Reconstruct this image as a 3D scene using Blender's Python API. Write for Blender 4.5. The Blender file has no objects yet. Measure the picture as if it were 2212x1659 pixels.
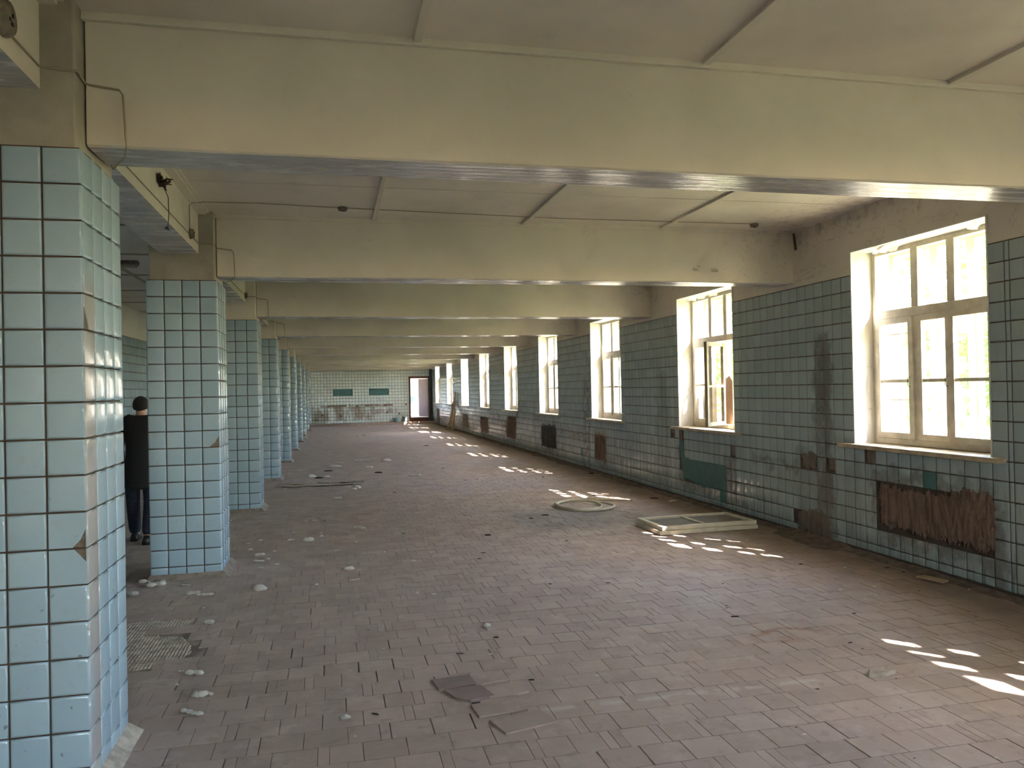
import bpy, bmesh, math, random
from mathutils import Vector, Matrix, noise
random.seed(7)
R = random.random
def U(a, b): return random.uniform(a, b)
SC = bpy.context.scene
COL = SC.collection

# ---------------------------------------------------------------- camera, sky, sun, exposure
F_PX, YAW, PITCH, ROLL, CAM_H = 1690.97, 0.22603, 0.00639, 0.02022, 1.663
_f0 = Vector((math.sin(YAW), math.cos(YAW), 0)); _r0 = Vector((math.cos(YAW), -math.sin(YAW), 0)); _z = Vector((0, 0, 1))
_f = _f0*math.cos(PITCH) + _z*math.sin(PITCH); _u0 = -_f0*math.sin(PITCH) + _z*math.cos(PITCH)
_r = _r0*math.cos(ROLL) - _u0*math.sin(ROLL); _u = _r0*math.sin(ROLL) + _u0*math.cos(ROLL)
EYE = Vector((0, 0, CAM_H))
cam = bpy.data.cameras.new('camera'); cam.sensor_width = 36; cam.lens = F_PX/2212*36; cam.clip_start = .05; cam.clip_end = 400
co = bpy.data.objects.new('camera', cam); COL.objects.link(co); SC.camera = co
co.matrix_world = Matrix(((_r.x, _u.x, -_f.x, 0), (_r.y, _u.y, -_f.y, 0), (_r.z, _u.z, -_f.z, CAM_H), (0, 0, 0, 1)))

SUN_DIR = Vector((-.72, .81, -1)).normalized()
world = bpy.data.worlds.new('sky'); SC.world = world; world.use_nodes = True
wn = world.node_tree; wn.nodes.clear()
sky = wn.nodes.new('ShaderNodeTexSky'); sky.sky_type = 'NISHITA'; sky.sun_disc = False
sky.sun_elevation = math.radians(42.7); sky.sun_rotation = math.atan2(-SUN_DIR.x, -SUN_DIR.y)
sky.air_density = 1.2; sky.dust_density = 1.2; sky.ozone_density = 1.0
bg = wn.nodes.new('ShaderNodeBackground'); bg.inputs[1].default_value = 3.6
wo = wn.nodes.new('ShaderNodeOutputWorld'); wn.links.new(sky.outputs[0], bg.inputs[0]); wn.links.new(bg.outputs[0], wo.inputs[0])
sl = bpy.data.lights.new('sun', 'SUN'); sl.energy = 62; sl.angle = math.radians(.6); sl.color = (1, .94, .85)
so = bpy.data.objects.new('sun', sl); COL.objects.link(so); so.rotation_euler = SUN_DIR.to_track_quat('-Z', 'Y').to_euler()
SC.view_settings.view_transform = 'Standard'; SC.view_settings.look = 'None'; SC.view_settings.gamma = 1
SC.view_settings.use_curve_mapping = False
SC.view_settings.exposure = 1.24
SC.cycles.max_bounces = 10; SC.cycles.diffuse_bounces = 7; SC.cycles.glossy_bounces = 4; SC.cycles.transparent_max_bounces = 24
SC.cycles.sample_clamp_indirect = 40; SC.cycles.caustics_reflective = False; SC.cycles.caustics_refractive = False
SC.cycles.use_denoising = True

def portal(x, y, z, w, h, rot):
    l = bpy.data.lights.new('portal', 'AREA'); l.shape = 'RECTANGLE'; l.size = w; l.size_y = h
    l.cycles.is_portal = True
    o = bpy.data.objects.new('portal', l); COL.objects.link(o); o.location = (x, y, z); o.rotation_euler = rot

# ---------------------------------------------------------------- measured layout (metres; X right, Y down the hall)
XR, XL, XP = 5.0, -3.47, -1.01          # right wall tiles, left wall tiles, pillar right faces
Y0, S, PW = 3.6056, 3.9955, .612        # first pillar front, bay length, pillar width
T, ZT, ZB = .153, 2.715, .04            # tile pitch, top of the tiling, bottom of the tiling
ZC, ZBM, ZLB, ZCL = 3.352, 2.772, 2.96, 3.25
WY0, WY1, WZ0, WZ1 = 5.113, 6.768, 1.03, 2.95
YEND, YBACK = 40.1, -7.6

def ray(px, py): return _f + _r*((px-1106)/F_PX) - _u*((py-829.5)/F_PX)
def on(axis, v, px, py):                 # where a line of sight meets a plane of the building
    d = ray(px, py); return EYE + d*((v-EYE[axis])/d[axis])
def floor_at(px, py): return on(2, 0, px, py)
def project(p):
    v = Vector(p)-EYE; z = v.dot(_f)
    if z < .1: return None
    return (1106+F_PX*v.dot(_r)/z, 829.5-F_PX*v.dot(_u)/z, z)

# ---------------------------------------------------------------- node helpers
def srgb(r, g, b):
    return tuple((c/255/12.92 if c <= 10 else ((c/255+.055)/1.055)**2.4) for c in (r, g, b)) + (1,)
class NT:
    def __init__(s, name):
        s.m = bpy.data.materials.new(name); s.m.use_nodes = True; s.t = s.m.node_tree
        s.b = s.t.nodes['Principled BSDF']; s.out = s.t.nodes['Material Output']
    def n(s, typ, **kw):
        nd = s.t.nodes.new(typ)
        for k, v in kw.items(): setattr(nd, k, v)
        return nd
    def set(s, sock, v):
        if isinstance(v, bpy.types.NodeSocket): s.t.links.new(v, sock)
        else: sock.default_value = v
    def math(s, op, a, b=0.0, c=0.0, clamp=False):
        nd = s.n('ShaderNodeMath', operation=op, use_clamp=clamp)
        s.set(nd.inputs[0], a); s.set(nd.inputs[1], b)
        if op in ('MULTIPLY_ADD', 'SMOOTH_MIN'): s.set(nd.inputs[2], c)
        return nd.outputs[0]
    def mix(s, f, a, b, mode='MIX'):
        nd = s.n('ShaderNodeMix', data_type='RGBA', blend_type=mode)
        s.set(nd.inputs[0], f); s.set(nd.inputs[6], a); s.set(nd.inputs[7], b); return nd.outputs[2]
    def pos(s): return s.n('ShaderNodeNewGeometry').outputs['Position']
    def xyz(s, v=None):
        nd = s.n('ShaderNodeSeparateXYZ'); s.set(nd.inputs[0], v or s.pos()); return nd.outputs
    def comb(s, x, y, z):
        nd = s.n('ShaderNodeCombineXYZ')
        for i, v in enumerate((x, y, z)): s.set(nd.inputs[i], v)
        return nd.outputs[0]
    def scaled(s, v, sc):
        nd = s.n('ShaderNodeVectorMath', operation='MULTIPLY'); s.set(nd.inputs[0], v); nd.inputs[1].default_value = sc; return nd.outputs[0]
    def noise(s, scale, detail=4, vec=None, rough=.55, dist=0):
        nd = s.n('ShaderNodeTexNoise'); s.set(nd.inputs['Vector'], vec or s.pos())
        nd.inputs['Scale'].default_value = scale; nd.inputs['Detail'].default_value = detail
        nd.inputs['Roughness'].default_value = rough; nd.inputs['Distortion'].default_value = dist
        return nd.outputs['Fac']
    def ramp(s, v, lo, hi, a=0.0, b=1.0):
        nd = s.n('ShaderNodeMapRange', interpolation_type='SMOOTHSTEP'); s.set(nd.inputs[0], v)
        nd.inputs[1].default_value = lo; nd.inputs[2].default_value = hi; nd.inputs[3].default_value = a; nd.inputs[4].default_value = b
        return nd.outputs[0]
    def rnd(s):
        a = s.n('ShaderNodeObjectInfo').outputs['Random']; b = s.n('ShaderNodeNewGeometry').outputs['Random Per Island']
        return s.math('FRACT', s.math('ADD', a, b))
    def bump(s, h, strength=.3, dist=.01):
        nd = s.n('ShaderNodeBump'); nd.inputs['Strength'].default_value = strength; nd.inputs['Distance'].default_value = dist
        s.set(nd.inputs['Height'], h); s.set(s.b.inputs['Normal'], nd.outputs[0])
    def band(s, v, lo, hi, soft):        # 1 inside lo..hi
        return s.math('MULTIPLY', s.ramp(v, lo-soft, lo+soft), s.ramp(v, hi-soft, hi+soft, 1.0, 0.0))
    def box(s, y, z, b, soft=.05):
        return s.math('MULTIPLY', s.band(y, b[0], b[1], soft), s.band(z, b[2], b[3], soft))
    def col(s, v): s.set(s.b.inputs['Base Color'], v)
    def rough(s, v): s.set(s.b.inputs['Roughness'], v)

def simple(name, c, rough=.6, var=.12, scale=8, bump=.2, metal=0, dist=.004):
    m = NT(name); c = srgb(*c); d = tuple(x*(1-var*1.6) for x in c[:3])+(1,)
    tc = m.n('ShaderNodeTexCoord').outputs['Object']
    n = m.noise(scale, 5, tc); m.col(m.mix(m.ramp(n, .3, .7), d, c)); m.rough(rough); m.b.inputs['Metallic'].default_value = metal
    if bump: m.bump(m.noise(scale*4, 4, tc), bump, dist)
    return m.m

def make_paint(name, c, rough=.42, mould=True):
    m = NT(name); n = m.noise(1.1, 3); n2 = m.noise(6, 6)
    base = m.mix(m.ramp(n, .35, .7), srgb(*c), srgb(*[int(v*.93) for v in c]))
    base = m.mix(m.math('MULTIPLY', m.ramp(n2, .62, .8), .35), base, srgb(*[int(v*.8) for v in c]))
    if mould:                              # damp black specks beside the outer wall
        x, y, z = m.xyz()
        near = m.math('MULTIPLY', m.ramp(x, 3.4, 5.0), m.ramp(z, 2.9, 3.3))
        g = m.noise(9, 8, rough=.7)
        mm = m.ramp(m.math('ADD', g, m.math('MULTIPLY', near, .2)), .66, .86)
        base = m.mix(m.math('MULTIPLY', mm, .4), base, srgb(70, 60, 48))
        thin = m.noise(3.2, 6, m.scaled(m.pos(), (1, .3, .5)), dist=2)
        cr = m.math('MULTIPLY', m.ramp(m.math('ABSOLUTE', m.math('SUBTRACT', thin, .5)), .0, .006, 1.0, 0.0), m.ramp(x, 3.6, 4.8))
        base = m.mix(m.math('MULTIPLY', cr, .45), base, srgb(80, 70, 60))
    m.col(base); m.rough(m.ramp(n2, .3, .7, rough-.06, rough+.1))
    m.bump(m.math('ADD', m.noise(14, 4), m.math('MULTIPLY', m.noise(2.5, 3), 1.5)), .35, .006)
    return m.m

def make_tile(name, c1, c2, kind):
    m = NT(name); r = m.rnd(); x, y, z = m.xyz()
    base = m.mix(r, srgb(*c1), srgb(*c2))
    base = m.mix(m.math('MULTIPLY', m.ramp(m.noise(22, 6), .55, .75), .25), base, srgb(150, 150, 140))
    ns = m.noise(3.0, 6, m.scaled(m.pos(), (1.5, 1.5, .5)))
    off = m.math('MULTIPLY', m.math('SUBTRACT', m.noise(5, 5), .5), .35)
    rough = m.ramp(m.noise(7, 4), .3, .7, .06, .15)
    dirt = 0.0
    if kind == 'right':
        yy = m.math('ADD', y, off); zz = m.math('ADD', z, m.math('MULTIPLY', off, 1.4))
        # one grimy run in every bay pier plus general grime low down; streaks run vertically
        streak = m.noise(4, 6, m.scaled(m.pos(), (1, 9, .5)))
        low = m.ramp(z, .25, 1.1, 1.0, 0.0)
        g = m.math('MULTIPLY', m.ramp(streak, .48, .72), m.math('ADD', m.math('MULTIPLY', low, .55), .10))
        runs = [((7.12, 7.40, 0.0, 2.15), .8), ((7.25, 7.75, .1, .95), .35), ((7.7, 8.7, .70, .80), .7), ((6.65, 6.95, .1, .9), .25),
                ((14.9, 15.2, .0, 1.7), .6), ((11.1, 11.6, 0, 1.9), .35), ((15.1, 15.3, .0, 1.9), .6), ((15.2, 17.2, .62, .74), .8), ((23.0, 25.0, .74, .86), .9),
                ((22.6, 23.4, .1, .75), .5), ((18.8, 19.4, 0, 1.6), .35), ((23.2, 23.4, 0, .45), .9), ((5.1, 6.45, .18, .32), .75), ((5.1, 6.5, .70, .84), .7),
                ((5.0, 5.2, .1, .7), .7), ((6.33, 6.5, .25, .8), .85), ((9.3, 10.7, .16, .3), .7), ((9.1, 9.4, .2, .75), .7), ((10.62, 10.8, .25, .8), .5),
                ((13.9, 14.7, .15, .85), .45), ((17.2, 18.8, .15, .9), .5), ((21.2, 22.7, .1, .9), .55), ((25.2, 26.9, .1, .85), .5), ((29, 31, .1, .85), .5),
                ((30.5, 40, 0.0, 1.0), .30)]
        dirt = g
        for b, st in runs:
            k = m.math('MULTIPLY', m.box(yy, zz, b, .06), st)
            dirt = m.math('MAXIMUM', dirt, m.math('MULTIPLY', k, m.ramp(ns, .3, .6, .35, 1.0)))
        base = m.mix(dirt, base, srgb(84, 76, 68))
    elif kind == 'end':
        xx = m.math('ADD', x, off); zz = m.math('ADD', z, m.math('MULTIPLY', off, 1.2))
        v = m.noise(2.2, 6, m.scaled(m.pos(), (1.3, 1, .3)))
        r1 = m.math('MULTIPLY', m.box(xx, zz, (-1.2, 2.1, .25, .98), .08), m.ramp(v, .40, .58))
        r2 = m.math('MULTIPLY', m.box(xx, zz, (-1.2, 3.2, .55, .78), .06), m.ramp(v, .38, .56))
        r3 = m.math('MULTIPLY', m.box(x, z, (-.9, 3.0, .93, 1.03), .02), m.ramp(m.noise(3, 4), .4, .5))
        dirt = m.math('MULTIPLY', m.math('MAXIMUM', m.math('MAXIMUM', m.math('MULTIPLY', r1, .8), m.math('MULTIPLY', r2, .7)), r3), m.ramp(m.noise(4, 6), .25, .5, .7, 1.0))
        base = m.mix(dirt, base, m.mix(m.noise(6, 4), srgb(98, 70, 48), srgb(132, 108, 86)))
        gr = m.math('MULTIPLY', m.box(xx, zz, (-3.6, -.3, .0, .7), .15), .6)
        base = m.mix(gr, base, srgb(112, 104, 88))
    else:
        yo = m.math('ADD', y, m.math('MULTIPLY', off, .12)); st = m.noise(2.4, 5, m.scaled(m.pos(), (1, 3, .6)))
        # pinkish-grey wipe marks down the aisle-side edge of the nearest pillar
        a = m.math('MULTIPLY', m.math('MULTIPLY', m.ramp(x, -1.016, -1.012), m.band(yo, 3.55, 3.765, .012)), m.ramp(st, .3, .5, .2, .6))
        dirt = m.math('MULTIPLY', a, m.band(z, .05, 2.15, .12))
        base = m.mix(dirt, base, srgb(176, 156, 146))
        sp = m.ramp(m.noise(30, 2), .70, .74)
        base = m.mix(m.math('MULTIPLY', sp, m.math('MULTIPLY', m.ramp(z, .3, 1.4, 1.0, 0.2), .6)), base, srgb(90, 84, 78))
    m.col(base)
    m.rough(m.math('ADD', rough, m.math('MULTIPLY', dirt, .3 if kind != 'pillar' else .06)) if dirt != 0.0 else rough)
    m.bump(m.math('ADD', m.noise(9, 2), m.math('MULTIPLY', m.noise(60, 3), .12)), .22, .01)
    m.b.inputs['Coat Weight'].default_value = .15
    return m.m

def make_floor(name, slab=False):
    m = NT(name); r = m.rnd(); x, y, z = m.xyz()
    a, b = srgb(170, 151, 142), srgb(154, 136, 128)
    base = m.mix(r, a, b)
    base = m.mix(m.math('MULTIPLY', m.ramp(m.noise(.55, 5), .35, .7), .6), base, srgb(162, 145, 135))
    base = m.mix(m.math('MULTIPLY', m.ramp(m.noise(5, 8, rough=.7), .5, .72), .5), base, srgb(186, 170, 161))
    base = m.mix(m.math('MULTIPLY', m.ramp(m.noise(1.7, 9, rough=.75, dist=.8), .52, .72), .5), base, srgb(190, 175, 166))
    base = m.mix(m.math('MULTIPLY', m.ramp(m.noise(.9, 9, m.scaled(m.pos(), (1, 1.6, 1)), rough=.75), .55, .75), .5), base, srgb(126, 109, 99))
    base = m.mix(m.math('MULTIPLY', m.ramp(m.noise(11, 6), .55, .7), .45), base, srgb(130, 116, 108))
    off = m.math('MULTIPLY', m.math('SUBTRACT', m.noise(2.5, 6), .5), .9)
    xo, yo = m.math('ADD', x, off), m.math('ADD', y, off)
    base = m.mix(m.math('MULTIPLY', m.ramp(xo, 3.5, 4.9), .75), base, srgb(124, 106, 92))           # brown silt along the wall
    base = m.mix(m.math('MULTIPLY', m.box(xo, yo, (2.2, 3.9, 8.9, 10.3), .35), .5), base, srgb(88, 86, 92))   # soot
    base = m.mix(m.math('MULTIPLY', m.box(xo, yo, (2.65, 3.15, 4.62, 4.74), .05), .55), base, srgb(128, 84, 58))  # rust mark
    base = m.mix(m.math('MULTIPLY', m.box(x, m.math('ADD', y, m.math('MULTIPLY', off, .1)), (1.0, 2.7, 3.90, 3.935), .03), m.ramp(m.noise(7, 4), .45, .55, 0, .7)), base, srgb(186, 178, 176))
    base = m.mix(m.math('MULTIPLY', m.ramp(y, 11, 19), .45), base, srgb(168, 151, 142))
    if slab: base = m.mix(m.math('MULTIPLY', m.ramp(y, 4.5, 13, 1.0, .2), m.ramp(m.noise(3.5, 4), .4, .6, .12, .75)), base, srgb(70, 58, 50))
    m.col(base); m.rough(m.ramp(m.noise(3, 5), .3, .7, .5, .8))
    m.b.inputs['Specular IOR Level'].default_value = .35
    m.bump(m.math('ADD', m.noise(18, 8, rough=.7), m.math('MULTIPLY', m.noise(4, 3), .6)), .45, .006)
    return m.m

def make_plaster_patch(name, c1, c2, c3):
    m = NT(name); v = m.noise(3, 8, m.scaled(m.pos(), (1, 6, 1.1)), rough=.65, dist=.6)
    base = m.mix(m.ramp(v, .35, .6), srgb(*c1), srgb(*c2)); base = m.mix(m.ramp(m.noise(5, 9, rough=.7, dist=1.0), .5, .7), base, srgb(*c3))
    m.col(base); m.rough(.9); m.bump(m.math('ADD', v, m.noise(20, 6)), .9, .02); return m.m

def make_glass():
    m = NT('window_glass'); t = m.n('ShaderNodeBsdfTransparent'); g = m.n('ShaderNodeBsdfGlossy'); g.inputs['Roughness'].default_value = .03
    d = m.n('ShaderNodeBsdfDiffuse'); d.inputs[0].default_value = (.8, .8, .76, 1)
    fr = m.math('MULTIPLY_ADD', m.math('POWER', m.n('ShaderNodeLayerWeight').outputs['Facing'], 4.0), .5, .03)
    a = m.n('ShaderNodeMixShader'); m.set(a.inputs[0], fr); m.set(a.inputs[1], t.outputs[0]); m.set(a.inputs[2], g.outputs[0])
    b = m.n('ShaderNodeMixShader'); m.set(b.inputs[0], m.ramp(m.noise(6, 6), .45, .75, .01, .07)); m.set(b.inputs[1], a.outputs[0]); m.set(b.inputs[2], d.outputs[0])
    m.t.links.new(b.outputs[0], m.out.inputs[0]); return m.m
def make_leaf(name, c):
    m = NT(name); col = m.mix(m.rnd(), srgb(*c), srgb(*[min(255, int(v*1.35)) for v in c]))
    d = m.n('ShaderNodeBsdfDiffuse'); t = m.n('ShaderNodeBsdfTranslucent'); m.set(d.inputs[0], col); m.set(t.inputs[0], col)
    a = m.n('ShaderNodeMixShader'); a.inputs[0].default_value = .45; m.set(a.inputs[1], d.outputs[0]); m.set(a.inputs[2], t.outputs[0])
    m.t.links.new(a.outputs[0], m.out.inputs[0]); return m.m
def make_soffit():
    m = NT('grey_enamel'); st = m.noise(5, 5, m.scaled(m.pos(), (.35, 5, 5)))
    m.col(m.mix(m.ramp(st, .35, .65), srgb(182, 178, 176), srgb(190, 186, 185))); m.rough(m.ramp(m.noise(3, 3, m.scaled(m.pos(), (.5, 3, 3))), .35, .65, .22, .3))
    m.bump(m.math('ADD', st, m.math('MULTIPLY', m.noise(40, 4, m.scaled(m.pos(), (.4, 1, 1))), .3)), .5, .02)
    return m.m

M = {}
M['paint'] = make_paint('cream_paint', (207, 200, 187))
M['ceil'] = make_paint('ceiling_paint', (214, 205, 194), .5)
M['white'] = make_paint('white_plaster', (212, 208, 202), .6)
M['soffit'] = make_soffit()
M['head'] = simple('grey_plaster', (166, 160, 146), .6, .2, 3, .5, dist=.01)
M['tile_p'] = make_tile('pillar_glaze', (158, 181, 197), (146, 170, 187), 'pillar')
M['tile_r'] = make_tile('wall_glaze', (160, 173, 176), (146, 161, 163), 'right')
M['tile_e'] = make_tile('end_wall_glaze', (200, 212, 212), (188, 202, 202), 'end')
M['grout'] = simple('dark_grout', (84, 72, 64), .95, .25, 12, .4)
M['floor'] = make_floor('dusty_floor_tile'); M['slab'] = make_floor('floor_screed', True)
M['floor_dark'] = simple('umber_floor_tile', (128, 112, 108), .7, .12, 6, .3)
M['bed'] = simple('ribbed_mortar', (186, 172, 158), .95, .3, 14, .6, dist=.01)
M['brick_patch'] = make_plaster_patch('bare_brown_plaster', (92, 74, 64), (132, 108, 96), (84, 72, 64))
M['dark_patch'] = make_plaster_patch('charcoal_plaster', (48, 46, 48), (78, 74, 74), (36, 34, 34))
M['grey_patch'] = make_plaster_patch('grey_bare_plaster', (96, 88, 80), (116, 106, 96), (80, 74, 68))
M['teal'] = simple('teal_paint', (70, 112, 112), .6, .15, 5, .4)
M['teal_dark'] = simple('dark_teal_paint', (46, 64, 68), .5, .2, 3, .3)
M['frame'] = simple('old_white_window_paint', (216, 206, 186), .5, .14, 9, .5)
M['sill'] = simple('worn_sill_paint', (188, 172, 148), .55, .25, 7, .6)
M['glass'] = make_glass()
M['foam'] = simple('yellowed_foam', (226, 220, 212), .9, .15, 30, .8, dist=.006)
M['chip'] = simple('pale_chip', (226, 220, 200), .8, .08, 30, .3)
M['darkchip'] = simple('black_crumb', (44, 38, 34), .9, .3, 40, .6)
M['wood'] = simple('weathered_board', (166, 146, 120), .75, .2, 6, .4)
M['ply'] = simple('orange_plywood', (176, 138, 108), .75, .15, 5, .3)
M['hard'] = simple('grey_hardboard', (126, 120, 114), .8, .12, 6, .3)
M['rubber'] = simple('pale_hose_rubber', (200, 190, 172), .5, .12, 10, .2)
M['wire'] = simple('painted_cable', (150, 142, 120), .6, .1, 10, 0)
M['black'] = simple('black_plastic', (30, 28, 26), .5, .2, 10, 0)
M['box'] = simple('grey_socket_box', (120, 112, 98), .6, .3, 30, .4)
M['red'] = simple('red_brown_door_paint', (112, 52, 38), .45, .25, 6, .4)
M['maroon'] = simple('maroon_door_paint', (116, 82, 88), .4, .12, 3, .2)
M['jacket'] = simple('black_cloth', (22, 22, 26), .85, .2, 20, .5)
M['jeans'] = simple('dark_denim', (40, 48, 66), .9, .3, 25, .5)
M['skin'] = simple('skin', (188, 146, 122), .6, .08, 20, .1)
M['hair'] = simple('dark_hair', (32, 26, 22), .7, .3, 60, .9, dist=.01)
M['shoe'] = simple('black_leather', (24, 22, 22), .4, .2, 20, .2)
M['plastic'] = simple('pale_blue_plastic', (140, 176, 186), .5, .2, 6, .2)
M['lawn'] = simple('sunlit_grass', (150, 152, 108), .95, .3, 2, .5)
M['bark'] = simple('birch_bark', (206, 200, 188), .8, .35, 5, .5)
M['leaf'] = make_leaf('green_leaf', (110, 150, 60)); M['leaf2'] = make_leaf('deep_green_leaf', (80, 120, 50))
M['silt'] = simple('brown_silt', (124, 108, 96), .95, .3, 10, .8, dist=.01)
M['rubble'] = simple('pale_mortar', (182, 172, 160), .95, .25, 16, .7, dist=.01)
M['foot'] = simple('dusty_mortar', (140, 128, 118), .95, .25, 16, .7, dist=.01)
M['steel'] = simple('rusty_steel', (88, 70, 58), .7, .3, 30, .3, metal=.4)

# ---------------------------------------------------------------- object helpers
def link(name, me, parent=None, mw=None):
    o = bpy.data.objects.new(name, me); COL.objects.link(o)
    if parent is not None: o.parent = parent
    if mw is not None: o.matrix_world = mw if parent is None else mw
    return o
def tag(o, label=None, cat=None, group=None, kind=None):
    if label: o['label'] = label
    if cat: o['category'] = cat
    if group: o['group'] = group
    if kind: o['kind'] = kind
    return o
def empty(name, loc=(0, 0, 0), rz=0):
    o = bpy.data.objects.new(name, None); COL.objects.link(o); o.location = loc; o.rotation_euler = (0, 0, rz); o.empty_display_size = .1
    return o
class MB:
    """collects boxes, tubes and prisms; build() links them as one mesh object"""
    def __init__(s): s.v = []; s.f = []; s.mi = []
    def add(s, vs, fs, mi=0):
        o = len(s.v); s.v += [tuple(v) for v in vs]; s.f += [tuple(i+o for i in f) for f in fs]; s.mi += [mi]*len(fs) if isinstance(mi, int) else mi
        return s
    def box(s, x0, x1, y0, y1, z0, z1, mi=0, xf=None):
        vs = [Vector((x, y, z)) for z in (z0, z1) for y in (y0, y1) for x in (x0, x1)]
        if xf is not None: vs = [xf @ v for v in vs]
        return s.add(vs, [(0, 2, 3, 1), (4, 5, 7, 6), (0, 1, 5, 4), (2, 6, 7, 3), (0, 4, 6, 2), (1, 3, 7, 5)], mi)
    def tube(s, pts, r, n=8, cap=True, mi=0):
        pts = [Vector(p) for p in pts]; vs = []; fs = []; up = Vector((0, 0, 1))
        for i, p in enumerate(pts):
            d = (pts[min(i+1, len(pts)-1)]-pts[max(i-1, 0)]).normalized()
            a = d.cross(up if abs(d.z) < .95 else Vector((1, 0, 0))).normalized(); b = d.cross(a)
            rr = r[i] if isinstance(r, (list, tuple)) else r
            vs += [p+a*math.cos(2*math.pi*k/n)*rr+b*math.sin(2*math.pi*k/n)*rr for k in range(n)]
        for i in range(len(pts)-1):
            for k in range(n): fs.append((i*n+k, i*n+(k+1) % n, (i+1)*n+(k+1) % n, (i+1)*n+k))
        if cap: fs.append(tuple(range(n))[::-1]); fs.append(tuple((len(pts)-1)*n+k for k in range(n)))
        return s.add(vs, fs, mi)
    def prism(s, poly, o, u, v, n, t, bev=0, mi=0):   # poly in (u,v), extruded from -t to 0 along n
        u, v, n, o = Vector(u), Vector(v), Vector(n), Vector(o); k = len(poly)
        cx = sum(p[0] for p in poly)/k; cy = sum(p[1] for p in poly)/k
        def P(p, h, ins=0):
            dx, dy = p[0]-cx, p[1]-cy; L = math.hypot(dx, dy) or 1; q = 1-ins/L
            return o+u*(cx+dx*q)+v*(cy+dy*q)+n*h
        vs = [P(p, -t) for p in poly]+[P(p, -bev*.5) for p in poly]+[P(p, 0, bev) for p in poly]
        fs = [tuple(range(2*k, 3*k))]
        for r_ in (0, k): fs += [(r_+i, r_+(i+1) % k, r_+k+(i+1) % k, r_+k+i) for i in range(k)]
        return s.add(vs, fs, mi)
    def mesh(s, name, mats, smooth=False):
        me = bpy.data.meshes.new(name); me.from_pydata(s.v, [], s.f)
        for m in (mats if isinstance(mats, (list, tuple)) else [mats]): me.materials.append(m)
        me.polygons.foreach_set('material_index', s.mi)
        if smooth: me.polygons.foreach_set('use_smooth', [True]*len(s.f))
        me.update(); return me
    def build(s, name, mats, parent=None, smooth=False, bevel=0):
        o = link(name, s.mesh(name, mats, smooth), parent)
        if bevel:
            b = o.modifiers.new('bevel', 'BEVEL'); b.width = bevel; b.segments = 2; b.limit_method = 'ANGLE'
        return o
def parent_keep(o, p):                    # child written in world coordinates under an Empty away from the origin
    o.parent = p; o.matrix_parent_inverse = (Matrix.Translation(p.location) @ p.rotation_euler.to_matrix().to_4x4()).inverted()
    return o

# ---------------------------------------------------------------- tiles
AX = {'-Y': (Vector((1, 0, 0)), Vector((0, 0, 1)), Vector((0, -1, 0))), '+X': (Vector((0, 1, 0)), Vector((0, 0, 1)), Vector((1, 0, 0))),
      '-X': (Vector((0, -1, 0)), Vector((0, 0, 1)), Vector((-1, 0, 0))), '+Y': (Vector((-1, 0, 0)), Vector((0, 0, 1)), Vector((0, 1, 0))),
      '+Z': (Vector((1, 0, 0)), Vector((0, 1, 0)), Vector((0, 0, 1)))}
def tile_geo(w, h, t=.008, b1=.0008, b2=.009, drop=.0012):
    vs = []
    for ins, z in ((0, -t), (b1, -drop), (b2, 0)):
        x, y = w/2-ins, h/2-ins; vs += [(-x, -y, z), (x, -y, z), (x, y, z), (-x, y, z)]
    fs = [(8, 9, 10, 11)]
    for r_ in (0, 4): fs += [(r_+i, r_+(i+1) % 4, r_+4+(i+1) % 4, r_+4+i) for i in range(4)]
    return vs, fs
MESHES = {}
class Tiles:
    def __init__(s, kind='wall'): s.l = []; s.kind = kind
    def add(s, c, ax, w, h, tilt=.004, dz=.0):
        u, v, n = AX[ax]; rot = Matrix((u, v, n)).transposed()
        e = Matrix.Rotation(random.gauss(0, tilt), 3, 'X') @ Matrix.Rotation(random.gauss(0, tilt), 3, 'Y') @ Matrix.Rotation(random.gauss(0, tilt*.7), 3, 'Z')
        mw = (rot @ e).to_4x4(); mw.translation = Vector(c)+n*(dz+random.gauss(0, .0004))
        s.l.append((mw, round(w, 4), round(h, 4), n))
    def build(s, mat, parent, top=300, minpx=9.5, name='tile', rest='tile_field', faces=None):
        geo = (lambda w, h: tile_geo(w, h)) if s.kind == 'wall' else (lambda w, h: tile_geo(w, h, .018, .0004, .0016, .0006))
        sc = []
        for i, (mw, w, h, n) in enumerate(s.l):
            q = project(mw.translation); px = 0
            if q and -30 < q[0] < 2242 and -30 < q[1] < 1689 and n.dot(EYE-mw.translation) > 0 and w*h > .004: px = F_PX*(w+h)/2/q[2]
            sc.append((px, i))
        sc.sort(reverse=True); chosen = set(i for px, i in sc[:top] if px >= minpx)
        inv = parent.matrix_world.inverted() if parent else Matrix()
        mb = MB()
        for i, (mw, w, h, n) in enumerate(s.l):
            if i in chosen:
                k = (s.kind, w, h, mat.name)
                if k not in MESHES:
                    vs, fs = geo(w, h); MESHES[k] = MB().add(vs, fs).mesh(name, mat, s.kind == 'wall')
                o = bpy.data.objects.new(name, MESHES[k]); COL.objects.link(o); o.parent = parent; o.matrix_local = mw
            else:
                vs, fs = geo(w, h); mb.add([mw @ Vector(v) for v in vs], fs)
        if mb.v: tag(mb.build(rest, mat, parent, s.kind == 'wall'), kind='stuff')

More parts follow.
